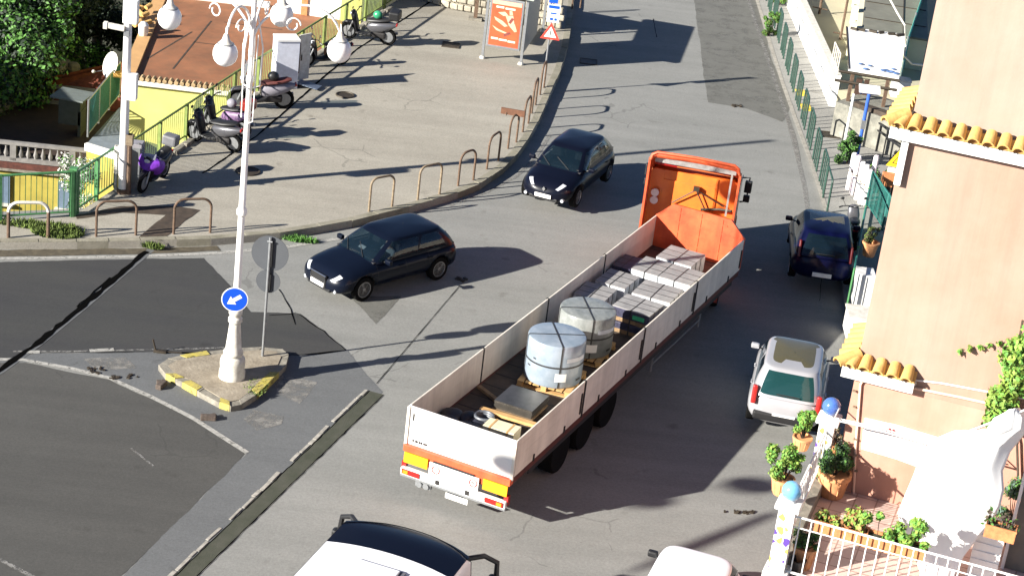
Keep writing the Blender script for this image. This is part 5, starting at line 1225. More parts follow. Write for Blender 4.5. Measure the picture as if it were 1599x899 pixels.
# ================================================================== SCOOTERS
def scooter(px0,px1,label,body,seatm,acc,opts=()):
    f,r_=P(*px0,PZ),P(*px1,PZ); d=f-r_; ang=math.atan2(d.y,d.x); wbx=1.32; t=thing('scooter',label,'motor scooter',((f+r_)/2),ang,'scooters parked along the plaza fence')
    sz=opts.get('s',1.0); t.scale=(sz,sz,sz)
    t.rotation_euler=Euler((rad(-opts.get('lean',8)),0,ang))
    R=.29
    for x in (wbx/2,-wbx/2):
        b=B(); M=Matrix.Translation((x,0,R))@Matrix.Rotation(rad(90),4,'X')
        b.lathe([(R*.68,-.04),(R*.9,-.06),(R,-.03),(R,.03),(R*.9,.06),(R*.68,.04)],24,M); w_=obj('wheel',b,M_rubber,t,smooth=True)
        b=B(); b.lathe([(R*.68,.03),(R*.66,.045),(R*.1,.05)],16,M); b.lathe([(R*.68,-.03),(R*.66,-.045),(R*.1,-.05)],16,M); obj('rim',b,M_galv,w_)
    b=B(); b.tube([(wbx/2,.09,R),(wbx/2-.22,.09,.85)],.028,7); b.tube([(wbx/2,-.09,R),(wbx/2-.22,-.09,.85)],.028,7); obj('fork',b,M_galv,t)
    b=B(); b.blob([(wbx/2+.24,0,.50,.04,.03),(wbx/2+.12,0,.60,.085,.05),(wbx/2-.1,0,.62,.09,.05),(wbx/2-.28,0,.52,.06,.04)]); obj('front_mudguard',b,body,t,smooth=True)
    b=B(); b.blob([(.60,0,.95,.05,.06),(.53,0,.88,.17,.17),(.45,0,.72,.19,.26),(.38,0,.52,.16,.22),(.34,0,.38,.12,.12)]); fa=obj('front_fairing',b,body,t,smooth=True)
    b=B(); b.sphere((.585,0,.92),.075,12,(.6,1.2,.9)); obj('headlight',b,M_head,fa)
    b=B(); b.blob([(.40,0,.30,.15,.06),(.1,0,.27,.17,.06),(-.15,0,.32,.15,.10)]); obj('floorboard',b,M_blk,t,smooth=True)
    b=B(); b.blob([(.02,0,.52,.10,.12),(-.12,0,.55,.16,.20),(-.45,0,.60,.17,.19),(-.75,0,.68,.14,.13),(-.95,0,.74,.06,.05)]); bo=obj('rear_body',b,acc,t,smooth=True)
    b=B(); b.blob([(.06,0,.78,.09,.03),(-.1,0,.80,.15,.06),(-.4,0,.84,.16,.06),(-.7,0,.90,.14,.06),(-.82,0,.91,.07,.03)]); obj('seat',b,seatm,t,smooth=True)
    b=B(); b.box((-.96,0,.76),(.05,.16,.08),bev=.02); obj('tail_light',b,M_red,bo)
    b=B(); b.tube([(.42,.34,1.02),(.40,.15,1.04),(.44,0,.98),(.40,-.15,1.04),(.42,-.34,1.02)],.017,6); b.tube([(.42,.34,1.02),(.38,.45,1.0)],.023,6); b.tube([(.42,-.34,1.02),(.38,-.45,1.0)],.023,6); hbar=obj('handlebar',b,M_blk,t)
    for sy in (1,-1): b=B(); b.tube([(.42,sy*.25,1.03),(.46,sy*.33,1.24)],.008,5); b.sphere((.45,sy*.35,1.27),.065,10,(.3,1,.7)); obj('mirror',b,M_blk,hbar)
    b=B(); b.tube([(-.35,-.13,.25),(-.6,-.17,.30),(-.95,-.18,.38)],[.04,.055,.05],8); obj('exhaust',b,M_galv,t)
    b=B(); b.box((-.35,0,.33),(.5,.26,.22),bev=.06); obj('engine',b,M_chassis,t)
    if opts.get('screen'):
        b=B(); b.ngrid([[(x,y,z) for y in (-.22*k,-.12*k,0,.12*k,.22*k)] for x,z,k in ((.56,1.0,1),(.50,1.2,1),(.42,1.42,.8))]); o=obj('windshield',b,glass('scooter_screen',(.25,.26,.3),.55),t); 
    if opts.get('box'):
        b=B(); b.box((-.88,0,1.10),(.36,.42,.30),bev=.06); obj('top_box',b,opts['box'],t); b=B(); b.box((-.85,0,.94),(.3,.2,.03)); obj('rack',b,M_galv,t)
    if opts.get('cover'):
        b=B(); b.blob([(.62,0,.75,.10,.12),(.48,0,.85,.34,.24),(.25,0,.72,.36,.30),(.0,0,.66,.30,.22)],18); obj('leg_cover',b,opts['cover'],t,smooth=True)
    if opts.get('helmet'):
        b=B(); b.sphere((-.3,0,1.0),.14,14,(1.15,1,1)); obj('helmet',b,opts['helmet'],t)
    return t
S_b=paint('scooter_black',(.015,.015,.018)); S_w=paint('scooter_white',(.24,.23,.26),.3,0); S_r=mat('seat_red_brown',(.12,.03,.025),.7,var=.2); S_s=paint('scooter_silver',(.10,.10,.11),.6,.4); S_dr=paint('scooter_red',(.20,.02,.015),.8,0)
S_vp=mat('purple_pink_panel',(.22,.12,.24),.5,scale=9,col2=(.04,.03,.06))
scooter((214,306),(262,272),'scooter with purple leg cover and grey top box by the camera pole',S_b,M_blk,S_b,dict(cover=M_purple,box=mat('box_grey',(.14,.14,.15),.5),screen=True,lean=5))
scooter((302,219),(367,238),'black scooter with silver tail parked at the middle of the fence',S_b,M_blk,S_s,dict(screen=True,s=1.05))
scooter((318,196),(382,214),'pink white scooter with amber lamps just behind the lamp post',S_b,M_blk,S_vp,dict(box=S_dr,helmet=S_w,s=1.02))
scooter((370,168),(441,169),'large black and white scooter with reddish seat beside the open cabinet',S_s,S_r,S_w,dict(screen=True,s=1.12,helmet=M_blk))
scooter((482,104),(528,101),'all black scooter parked between the cabinet and a hanging globe',S_b,M_blk,S_b,dict(s=1.0))
scooter((546,60),(603,70),'black scooter with top box and silver tail nearest the rubble wall',S_b,M_blk,S_s,dict(box=M_blk,screen=False,helmet=mat('helmet_green',(.03,.25,.12),.3),s=1.08))
# ================================================================== RIGHT HAND SIDE: near pink building and balcony
FD=rad(-17); fdir=Vector((math.cos(FD),math.sin(FD),0)); bdir=Vector((-fdir.y,fdir.x,0))   # along facade / into the building
A=P(1300,760,6.0); A=Vector((A.x,A.y,0))
camp=Vector((0,0,CH))
def PW(x,y,off=0.0):      # point on the facade plane, off metres in front of it
    d=cf*FPX+cR*(x-799.5)+cU*(449.5-y); o=A-bdir*off
    return camp+d*((o-camp).dot(bdir)/d.dot(bdir))
PBd=thing('pink_building','tall pink and peach plastered building at right with orange tile cornices','building',A,FD)
def loc_(p): q=p-A; return Vector((q.dot(fdir),q.dot(bdir),q.z))
b=B(); b.prism([(0,0),(11,0),(11,9),(0,9)],0,7.95); obj('lower_wall',b,M_pink,PBd)
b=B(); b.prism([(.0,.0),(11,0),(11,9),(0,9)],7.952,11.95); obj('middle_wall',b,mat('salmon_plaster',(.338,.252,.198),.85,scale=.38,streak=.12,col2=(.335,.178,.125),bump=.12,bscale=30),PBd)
b=B(); b.prism([(.06,.06),(10.9,.06),(10.9,9),(.06,9)],11.952,17.5); obj('upper_wall',b,M_peach,PBd)
def canopy(name,z,x1,y1,dep,fh,rise):
    # fascia band wrapping the corner
    b=B(); b.prism([(-dep,-dep),(x1,-dep),(x1,-.002),(-.002,-.002),(-.002,y1),(-dep,y1)],z,z+fh); f=obj(name,b,M_white,PBd)
    b=B(); g=B(); 
    s=Vector((0,-1,0)); L=dep+.12
    # sloping bed
    b.face([(-dep-.02,-dep-.02,z+fh+.02),(x1,-dep-.02,z+fh+.02),(x1,-.004,z+fh+rise),(-.004,-.004,z+fh+rise)])
    b.face([(-dep-.02,-dep-.02,z+fh+.02),(-.004,-.004,z+fh+rise),(-.004,y1,z+fh+rise),(-dep-.02,y1,z+fh+.02)])
    b.face([(x1,-dep,z+fh),(x1,-.004,z+fh),(x1,-.004,z+fh+rise)])
    def tile(p,q,r):
        p,q=Vector(p),Vector(q); d=(q-p).normalized(); sd=d.cross(Vector((0,0,1))).normalized(); up=sd.cross(d)
        G=[]
        for t_,rr_ in ((0,r),(1,r*.82)):
            c=p.lerp(q,t_); G.append([c+sd*math.cos(a)*rr_+up*math.sin(a)*rr_ for a in [math.pi*i/9 for i in range(10)]])
        G2=[[c for c in row] for row in G]
        b.ngrid(G2)
        # thickness at the mouth
        inn=[p+sd*math.cos(a)*r*.78+up*math.sin(a)*r*.78 for a in [math.pi*i/9 for i in range(10)]]
        b.ngrid([G2[0],inn]); b.ngrid([inn,[v+d*.25 for v in inn]]); 
        g.face([v+d*.05 for v in inn])
    r_=random.Random(int(z)); x=-dep+.12
    while x<x1-.05:
        j=r_.uniform(-.012,.012)
        tile((x,-dep-.09+j,z+fh+.04),(max(x,-.0+j) if x<0 else x,-.01,z+fh+rise+.03),.098); x+=.218
    y=-dep+.32
    while y<y1:
        tile((-dep-.09,y,z+fh+.04),(-.01,max(y,.0),z+fh+rise+.03),.098); y+=.218
    tile((-dep-.08,-dep-.08,z+fh+.06),(0,0,z+fh+rise+.06),.11)
    t_=obj('roof_tiles',b,M_tile,f,recalc=False); obj('tile_ends',g,mat('tile_end_mortar',(.30,.13,.04),.9),f)  # mortar infill, a darker orange than the tiles
canopy('cornice',11.95,10.9,1.5,.20,.17,.13)
canopy('door_canopy',8.02,.92,1.4,.20,.17,.13)
# downpipe and conduits
b=B(); b.box((.045,-.05,11.6),(.10,.10,.75)); obj('downpipe_stub',b,M_white,PBd)
def wtube(pxs,r,name,mt,off=.03): 
    b=B(); b.tube([loc_(PW(x,y,off)) for x,y in pxs],r,7); return obj(name,b,mt,PBd)
M_pipe=mat('painted_pipe_pink',(.74,.50,.38),.7,var=.08)
wtube([(1333,770),(1336,700),(1341,640),(1344,600),(1350,590),(1360,589),(1420,604),(1500,620),(1599,642)],.022,'conduit',M_pipe)
wtube([(1376,584),(1400,590),(1470,598),(1599,622)],.014,'conduit',M_white)
b=B(); b.box(loc_(PW(1420,596,.05)),(.22,.06,.05)); b.box(loc_(PW(1395,592,.05)),(.05,.08,.08)); obj('bracket',b,M_whitedirty,PBd)
b=B(); b.box(loc_(PW(1442,240,.02)),(.3,.01,.02)); 
pp=[loc_(PW(x,y,.02)) for x,y in ((1350,652),(1400,663),(1470,684),(1470,742),(1400,716),(1345,700))]
b=B(); b.prism([(p.x,p.z) for p in pp],-.012,.012,M=Matrix.Translation((0,-.02,0))@Matrix(((1,0,0,0),(0,0,-1,0),(0,1,0,0),(0,0,0,1)))); wpn=obj('white_panel',b,M_white,PBd)
b=B(); c=loc_(PW(1391,673,.04)); 
for k in range(5): b.box(c+Vector((-.06+.03*k,-.012,.01*(k%2))),(.018,.01,.09 if k%2 else .06))
b.box(c+Vector((0,-.012,0)),(.14,.01,.012)); obj('emblem',b,mat('emblem_red',(.55,.05,.05),.5),wpn)
b=B()
for k in range(6):
    p=loc_(PW(1334+k*.5,610+k*25,.05)); b.box(p,(.05,.05,.02))
obj('clip',b,M_rustw,PBd)
# ---- balcony block
T0=A-bdir*3.05; TZ=6.0
BL_=thing('balcony_block','first floor balcony block with tiled floor in front of the pink facade','balcony',T0-fdir*.25,FD)
b=B(); b.prism([(0,0),(9,0),(9,3.0),(0,3.0)],0,TZ-.1); obj('wall',b,M_whitedirty,BL_)
b=B(); b.prism([(-.06,-.06),(9,-.06),(9,3.3),(.22,3.3),(.22,3.0),(-.06,3.0)],TZ-.1,TZ); 
mt_=bpy.data.materials.new('floor_tiles'); mt_.use_nodes=True; n=mt_.node_tree.nodes; l=mt_.node_tree.links; br=n.new('ShaderNodeTexBrick'); tc=n.new('ShaderNodeTexCoord'); br.offset=0; br.inputs['Scale'].default_value=1; br.inputs['Brick Width'].default_value=.33; br.inputs['Row Height'].default_value=.33; br.inputs['Mortar Size'].default_value=.012
br.inputs['Color1'].default_value=(.62,.46,.40,1); br.inputs['Color2'].default_value=(.54,.42,.37,1); br.inputs['Mortar'].default_value=(.34,.22,.18,1); l.new(tc.outputs['Object'],br.inputs['Vector']); l.new(br.outputs['Color'],n['Principled BSDF'].inputs['Base Color']); n['Principled BSDF'].inputs['Roughness'].default_value=.5
obj('floor',b,mt_,BL_)
b=B(); b.prism([(-.06,.3),(.14,.3),(.14,2.9),(-.06,2.9)],TZ+.001,TZ+.22); obj('parapet',b,M_kerb,BL_)
# mosaic material
def mosaic():
    m=bpy.data.materials.new('mosaic_yellow_purple'); m.use_nodes=True; n=m.node_tree.nodes; l=m.node_tree.links
    tc=n.new('ShaderNodeTexCoord'); v=n.new('ShaderNodeTexVoronoi'); v.inputs['Scale'].default_value=10; l.new(tc.outputs['Object'],v.inputs['Vector'])
    r=n.new('ShaderNodeValToRGB'); r.color_ramp.interpolation='CONSTANT'; e=r.color_ramp.elements; e[0].position=0; e[0].color=(.78,.76,.70,1); e[1].position=.42; e[1].color=(.80,.55,.10,1)
    x=e.new(.62); x.color=(.78,.77,.72,1); x=e.new(.82); x.color=(.10,.05,.28,1)
    sp=n.new('ShaderNodeSeparateColor'); l.new(v.outputs['Color'],sp.inputs[0]); l.new(sp.outputs[0],r.inputs[0])
    d=n.new('ShaderNodeMath'); d.operation='GREATER_THAN'; d.inputs[1].default_value=.085
    v2=n.new('ShaderNodeTexVoronoi'); v2.feature='DISTANCE_TO_EDGE'; v2.inputs['Scale'].default_value=10; l.new(tc.outputs['Object'],v2.inputs['Vector']); l.new(v2.outputs['Distance'],d.inputs[0])
    mx=n.new('ShaderNodeMix'); mx.data_type='RGBA'; mx.inputs[6].default_value=(.78,.77,.72,1); l.new(d.outputs[0],mx.inputs[0]); l.new(r.outputs[0],mx.inputs[7]); l.new(mx.outputs[2],n['Principled BSDF'].inputs['Base Color']); n['Principled BSDF'].inputs['Roughness'].default_value=.35
    return m
M_mos=mosaic()
def column(p,label,ballm,zb):
    t=thing('mosaic_column',label,'column',p,FD); b=B(); b.box((0,0,(zb+1.16)/2),(.24,.24,1.16-zb)); obj('shaft',b,M_mos,t)
    b=B(); b.box((0,0,1.19),(.36,.36,.09),bev=.02); b.box((0,0,.05),(.36,.36,.12),bev=.02); b.lathe([(.10,1.22),(.07,1.28)],14); obj('cap',b,M_white,t)
    b=B(); b.lathe([(.02,1.26),(.08,1.28),(.12,1.32),(.147,1.39),(.139,1.46),(.10,1.52),(.045,1.55),(.005,1.555)],22); obj('ball',b,ballm,t,smooth=True)
cn=P(1232,790,7.15); cn.z=6; cfar=P(1294,657,7.15); cfar.z=6
column(cn,'mosaic balcony column topped by a pale blue ball, nearer the bottom edge',M_skyball,-0.0)
column(cfar,'mosaic balcony column topped by a dark blue ball beside the silver car',M_blueball,-.0)
# front railing
rl=thing('balcony_railing','white metal railing along the front of the balcony','railing',cn,FD)
b=B(); b.tube([(.12,0,1.02),(6,0,1.02)],.016,6); b.tube([(.12,0,.85),(6,0,.85)],.010,6); b.tube([(.12,0,.10),(6,0,.10)],.018,6); obj('rail',b,M_white,rl)
b=B()
for k in range(34): b.tube([(.2+k*.165,0,.10),(.2+k*.165,0,1.0)],.011,5)
obj('bars',b,M_white,rl)
sv=(cfar-cn); sL=sv.length
rs_=thing('balcony_railing','scrolled white side railing between the two mosaic columns','railing',cn,math.atan2(sv.y,sv.x))
b=B(); b.tube([(.12,0,1.02),(sL-.1,0,1.02)],.02,6); b.tube([(.12,0,.32),(sL-.1,0,.32)],.016,6); obj('rail',b,M_white,rs_)
b=B(); r=random.Random(1)
for k in range(9):
    x=.3+k*.3
    if x>sL-.2: break
    b.tube([(x+.10*math.cos(q)*(1-q/12),0,.67+.25*math.sin(q)*(1-q/14)) for q in [i*.5 for i in range(22)]],.009,4); b.tube([(x+.15,0,.32),(x+.15,0,1.02)],.009,4)
obj('scrolls',b,M_white,rs_)
# clothes rail across to the building
t=thing('clothes_rail','thin white drying rail stretched along the facade above the balcony','clothes rail',A+Vector((0,0,0)),FD)
b=B(); pts=[loc_(PW(x,y,.55)) for x,y in ((1302,655),(1360,668),(1460,696),(1540,718))]; b.tube(pts,.014,6); b.tube([p-Vector((0,-.18,.05)) for p in pts],.010,6); b.tube([pts[0],pts[0]-Vector((0,-.5,0))],.012,5); b.tube([pts[-1],pts[-1]-Vector((0,-.5,0))],.012,5); obj('rail',b,M_white,t)
# pots
def pot(label,p,r,h,plantargs,plabel,square=False):
    t=thing('plant_pot',label,'plant pot',p); b=B(); b.lathe([(r*.72,0),(r*.78,.03),(r*.98,h*.82),(r*1.08,h*.83),(r*1.08,h),(r*.92,h),(r*.9,h*.9),(.01,h*.88)],22)
    for k in range(10):
        a=k*2*math.pi/10; b.tube([(r*.76*math.cos(a),r*.76*math.sin(a),.03),(r*.97*math.cos(a),r*.97*math.sin(a),h*.8)],r*.06,4)
    obj('pot',b,M_pot,t)
    hh,w,n,lf,sd,ms=plantargs
    plant('potted_plant',plabel,p+Vector((0,0,h*.85)),hh,w,n,lf,sd,ms)
M_dk=[mat('rosemary_dark',(.035,.085,.03),.7,var=.4,scale=5),M_leaf1]
M_brt=[M_leaf3,mat('leaf_bright',(.13,.34,.05),.7,var=.3)]
pot('large fluted terracotta pot standing against the balcony parapet',P(1297,772,6.0),.25,.42,(.42,.28,2600,.03,31,M_dk),'dense dark green bush in the large fluted pot')
pot('terracotta pot behind the front railing near pale blue ball column',P(1252,884,6.0),.17,.36,(.25,.2,700,.03,32,M_dk),'small dark green plant in the pot behind the front railing')
t=thing('bucket','black round bucket at the foot of pale blue ball column','bucket',P(1237,893,6.0)+Vector((.05,0,0))); b=B(); b.lathe([(.09,0),(.13,.24),(.11,.24),(.08,.03)],16); obj('body',b,M_blk,t)
pot('terracotta pot outside the side railing next to pale blue ball',P(1219,770,6.5),.17,.28,(.5,.30,1100,.04,33,M_brt),'loose lime green shrub outside the side railing')
pot('whitish pot under the bright green plant by the silver car bumper',P(1250,700,6.5),.15,.22,(.42,.2,700,.04,34,M_brt),'bright green leafy plant overlapping the silver car bumper')
pot('small clay pot between dark bush and the side railing',P(1280,765,6.0),.10,.22,(.2,.1,200,.03,35,M_brt),'small sprig in clay pot beside the dark bush')
pot('clay pot by the far mosaic column foot',P(1297,710,6.0),.11,.2,(.35,.15,300,.035,36,[M_leaf2,M_rustw]),'dry brownish plant by the far mosaic column')
# planters on the front railing
def planter(label,px,py,L,plab,seed,mats,n=700,z=6.78,hh=.35,wd=.3):
    c=P(px,py,z); t=thing('planter_box',label,'planter',c,FD); b=B(); b.prism([(-L/2,-.09),(L/2,-.09),(L/2,.09),(-L/2,.09)],0,.02); 
    for sy in (-1,1): b.box((0,sy*.095,.1),(L,.015,.2)); 
    for sx in (-1,1): b.box((sx*L/2,0,.1),(.015,.2,.2))
    b.box((0,-.105,.19),(L+.03,.02,.03)); b.box((0,.105,.19),(L+.03,.02,.03)); obj('box',b,M_terr,t); b=B(); b.box((0,0,.15),(L-.03,.17,.02)); obj('soil',b,M_soil,t)
    pl=thing('planter_plant',plab,'plant',c+Vector((0,0,.15)),FD); r=random.Random(seed); cl=[(r.uniform(-L/2,L/2),r.uniform(-.08,.08),r.uniform(.05,hh),r.uniform(.07,.13)) for k in range(11)]
    leaves('foliage',cl,n,.035,mats,pl,seed); b=B()
    for c_ in cl: b.tube([(c_[0]*.9,0,0),c_[:3]],.006,4)
    obj('stems',b,M_bark,pl)
planter('left terracotta planter on the front railing',1312,836,.75,'ragged yellow green plants in the left railing planter',41,[M_leaf3,mat('leaf_rusty',(.30,.14,.05),.7)],700)
planter('right terracotta planter on the front railing beside white cloth',1392,860,.95,'bright bushy plants in the right railing planter',42,M_brt,1500,hh=.42)
planter('terracotta planter box at far right beyond the white cloth',1560,838,.42,'sparse dry sprigs in the far right planter',43,[M_bark,M_leaf1],120,z=7.2,hh=.18)
# climbing plant on facade
iv=thing('climbing_plant','yellow green climbing plant growing on the pink wall at right edge','climbing plant',A,FD)
cl=[]; r=random.Random(8)
for k in range(26):
    f=k/25; x=1598-46*f+r.uniform(-14,14)*(1-.3*f)+ (8 if f<.5 else 0); y=522+150*f+r.uniform(-16,16); p=loc_(PW(x,y,.18)); cl.append((p.x,p.y,p.z,r.uniform(.10,.24)))
for k in range(6): p=loc_(PW(1500+k*15,548-k*3,.06)); cl.append((p.x,p.y,p.z,.05))
leaves('foliage',cl,3800,.045,[M_leaf3,mat('leaf_bright',(.13,.34,.05),.7)],iv,5)
b=B(); b.tube([loc_(PW(x,y,.08)) for x,y in ((1590,760),(1588,690),(1575,620),(1590,540),(1597,500))],.02,5); obj('stems',b,M_bark,iv)
# big white cloth
cloth=thing('white_sheet','huge white cloth sheet hanging over the balcony in full sun','sheet',A,FD)
Lf=[(1575,640),(1552,652),(1540,670),(1490,672),(1462,684),(1440,705),(1425,745),(1412,775),(1402,800),(1406,820),(1424,860),(1436,890),(1446,930)]
Rt=[(1592,636),(1606,652),(1606,670),(1590,690),(1578,705),(1566,735),(1568,765),(1562,790),(1548,815),(1530,835),(1505,868),(1492,895),(1480,930)]
G=[]
def cr(tab,f):
    f=f*(len(tab)-1); i=min(int(f),len(tab)-2); g=f-i; return (tab[i][0]*(1-g)+tab[i+1][0]*g,tab[i][1]*(1-g)+tab[i+1][1]*g)
for i in range(49):
    f=i/48; l_,r_=cr(Lf,f),cr(Rt,f); row=[]
    for j in range(33):
        g=j/32; x=l_[0]*(1-g)+r_[0]*g; y=l_[1]*(1-g)+r_[1]*g
        off=2.1-.10*g+.05*math.sin(g*math.pi)+.012*math.sin(g*14+f*4)+.006*math.sin(g*29-f*9)-.30*max(0,g-.82)/.18*max(0,1-f*1.4)
        row.append(loc_(PW(x,y,off)))
    G.append(row)
b=B(); b.ngrid(G); cs=obj('cloth',b,M_cloth,cloth,smooth=True); md=cs.modifiers.new('t','SOLIDIFY'); md.thickness=.015
b=B(); b.tube([loc_(PW(1440,700,2.1)),loc_(PW(1600,640,2.0))],.02,6); obj('pole',b,M_galv,cloth)
# grey corner wall at lower right
e0=P(1568,885,6.0); 
gw=thing('grey_pilaster','shaded grey corner wall at the lower right edge','wall',Vector((e0.x,e0.y,0)),FD)
b=B(); b.prism([(0,0),(1.2,0),(1.2,.5),(0,.5)],0,8.9); obj('shaft',b,mat('pilaster_grey',(.16,.145,.12),.8,var=.15,scale=2),gw)
b=B(); b.box((-.03,-.03,4.5),(.05,.05,8.7)); obj('white_edge',b,M_white,gw)
t=thing('white_shutter','white slatted panel below the far right planter','shutter',P(1530,905,6.0),FD); b=B(); 
b.box((0,0,.5),(.42,.05,1.15)); 
for k in range(8): b.box((0,-.03,.05+k*.14),(.40,.02,.05))
obj('panel',b,M_white,t)
plant('bush','dark green bush between white cloth and grey corner wall',PW(1585,800,.5)-Vector((0,0,.6)),1.0,.32,1200,.04,51,[mat('bluish_leaf',(.10,.17,.13),.7,var=.3),M_leaf1],cat='bush')
plant('bush','yellow green sprays below the white cloth at bottom edge',PW(1480,905,1.0)-Vector((0,0,.4)),.6,.55,900,.04,52,M_brt,cat='bush')
# ================================================================== RIGHT HAND SIDE: beyond the pavement
wb0,wb1=P(1190,-80,RZ),P(1294,166,RZ)
lw=thing('low_white_wall','long low white wall running along the right pavement','wall',wb1); dv=wb0-wb1; L=dv.length; dn=dv.normalized(); an=math.atan2(dn.y,dn.x); rn=Vector((dn.y,-dn.x,0))
b=B(); b.box(dn*L/2+rn*.12+Vector((0,0,.55)),(L,.22,1.1),rz=an); obj('wall',b,M_white,lw)
b=B(); b.box(dn*L/2+rn*.12+Vector((0,0,1.12)),(L,.28,.05),rz=an); obj('coping',b,M_whitedirty,lw)
b=B(); 
for k in range(10): b.box(dn*(1+k*2.3)-rn*.01+Vector((0,0,.8)),(.14,.04,.06),rz=an)
obj('weep_hole',b,M_whitedirty,lw)
b=B(); 
for k in range(5): b.tube([dn*(.1+k*.35)+rn*.1+Vector((0,0,1.1)),dn*(.1+k*.35)+rn*.1+Vector((0,0,1.9))],.02,5)
b.tube([dn*.1+rn*.1+Vector((0,0,1.9)),dn*1.5+rn*.1+Vector((0,0,1.9))],.02,5); obj('handrail',b,M_whitedirty,lw)
M_paleyard=mat('pale_yard',(.42,.39,.27),.85,scale=1.5,col2=(.40,.36,.26))
b=B(); q_=[wb1+rn*.24,wb0+rn*.24,wb0+rn*14,wb1+rn*14]; b.prism([(p.x,p.y) for p in q_],0,.75); struct('yard',b,M_paleyard)
def farhouse():
    t=thing('pale_house','pale cream house with pilasters beyond the low white wall','house',P(1326,112,.75)); o_=t.location.copy()
    ex=Vector((math.cos(rad(-8)),math.sin(rad(-8)),0)); ey=Vector((-ex.y,ex.x,0))
    t.rotation_euler=(0,0,rad(-8))
    b=B(); b.prism([(0,1.6),(2.6,1.6),(2.6,14),(0,14)],0,1.15); obj('wall',b,mat('cream_wall',(.66,.63,.47),.85,scale=1.5,col2=(.56,.53,.40)),t)
    b=B(); b.prism([(.2,1.5),(2.6,1.5),(2.6,14),(.2,14)],1.152,1.22); rf=obj('roof',b,mat('grey_sheet_roof',(.17,.165,.13),.7,var=.12,scale=2),t)
    b=B(); 
    for k in range(4): b.box((1.4,3.2+k*2.4,1.23),(2.3,.04,.03))
    b.box((1.7,7,1.23),(.04,12,.03)); obj('roof_joint',b,M_iron,rf)
    for y in (1.7,4.2,6.8,9.4): b=B(); b.box((-.1,y,.68),(.2,.4,1.36)); obj('pilaster',b,mat('cream_pilaster',(.72,.70,.50),.8,var=.06),t)
    for y in (3.0,8.2): b=B(); b.box((-.03,y,.55),(.05,.9,.95)); obj('shutter',b,mat('shutter_olive',(.16,.14,.08),.7),t)
farhouse()
for k,(px,py) in enumerate(((1279,22),(1312,62),(1296,45))):
    if k<2:
        t=thing('brown_post','slim brown post in the pale yard '+('nearer the cream house' if k else 'nearest the top edge'),'post',P(px,py,.75)); b=B(); b.tube([(0,0,0),(0,0,1.6 if k else 1.2)],.05,7); obj('shaft',b,M_rust,t); b=B(); b.tube([(-.3,0,.25),(.3,0,.2)],.025,5); b.tube([(0,-.25,.1),(0,.25,.1)],.02,5); obj('brace',b,M_rust,t)
# white canopy roof on brown posts with dark frame
cz=2.75
cp=[P(x,y,z) for x,y,z in ((1325,108,cz-.35),(1404,121,cz-.35),(1413,54,cz+.1),(1322,42,cz+.1))]
ct=thing('market_canopy','white sloping canopy roof on brown posts between cream house and teal net','canopy',cp[0]); o_=cp[0].copy()
b=B(); top=[p-o_ for p in cp]; vb=[p-Vector((0,0,.06)) for p in top]; b.face(top); b.face(vb[::-1]); 
for i in range(4): b.face([vb[i],vb[(i+1)%4],top[(i+1)%4],top[i]])
rf=obj('roof',b,M_white,ct)
b=B(); e1=(top[1]-top[0]).normalized(); 
b.tube([top[0]-e1*.3-Vector((0,0,.12)),top[1]+e1*.05-Vector((0,0,.12))],.05,6); b.tube([top[0]-e1*.4-Vector((0,.1,.42)),top[1]-Vector((0,.1,.42))],.05,6); b.tube([top[0]+(0.02*e1),top[3]],.03,5); obj('beam',b,M_iron,ct)
for f,bz in ((.10,1.35),(.80,1.3)):
    p=top[0].lerp(top[1],f)-Vector((0,0,.15)); b=B(); b.box(p+Vector((0,0,-bz/2)),(.11,.11,bz)); obj('post',b,M_rust,ct)
r=random.Random(6)
b=B()
for k in range(9):
    x=.25+.09*k if k<3 else .55+.05*k; q=top[0].lerp(top[1],min(.95,x)).lerp(top[3],.08+r.uniform(0,.1)) if k<8 else top[0].lerp(top[1],.95)
    q=top[0]+(top[1]-top[0])*min(.95,x)+(top[3]-top[0])*(.05+r.uniform(0,.12)); b=B(); b.sphere(q+Vector((0,0,.03)),r.uniform(.05,.11),8,(1.3,1,.3)); obj('blue_rag',b,mat('rag_blue',(.08,.16,.35),.8,var=.3),rf)
b=B()
for k in range(6):
    q=top[3].lerp(top[2],.1+.16*k+r.uniform(-.03,.03))-(top[3]-top[0])*.06; b.box(q+Vector((0,0,.05)),(r.uniform(.1,.4),.08,.08),rz=r.uniform(-.6,.6))
obj('clutter',b,M_iron,rf)
t=thing('dark_notice','dark brown hanging notice panel between the canopy posts','notice',P(1337,152,1.2)); b=B(); b.box((0,0,.35),(.2,.04,.6)); b.box((.26,0,.35),(.16,.04,.6)); obj('panel',b,mat('notice_brown',(.06,.03,.02),.7),t); b=B(); b.tube([(-.1,0,.68),(.35,0,.68)],.015,5); obj('hanger',b,M_iron,t)
t=thing('white_crate','white square box under the right end of the canopy','box',P(1403,150,.9)); b=B(); b.box((0,0,.3),(.6,.5,.6),bev=.02); obj('body',b,M_white,t); b=B(); b.box((0,0,.61),(.64,.54,.04)); obj('lid',b,M_whitedirty,t)
t=thing('pale_cloth','crumpled pale cloth heap lying under the canopy','cloth',P(1352,165,.75)); b=B()
for k in range(7): b.sphere((r.uniform(-.4,.5),r.uniform(-.2,.2),.1),r.uniform(.12,.25),10,(1.3,1,.6))
obj('heap',b,mat('cream_cloth',(.68,.62,.42),.85,bump=.4,bscale=6),t)
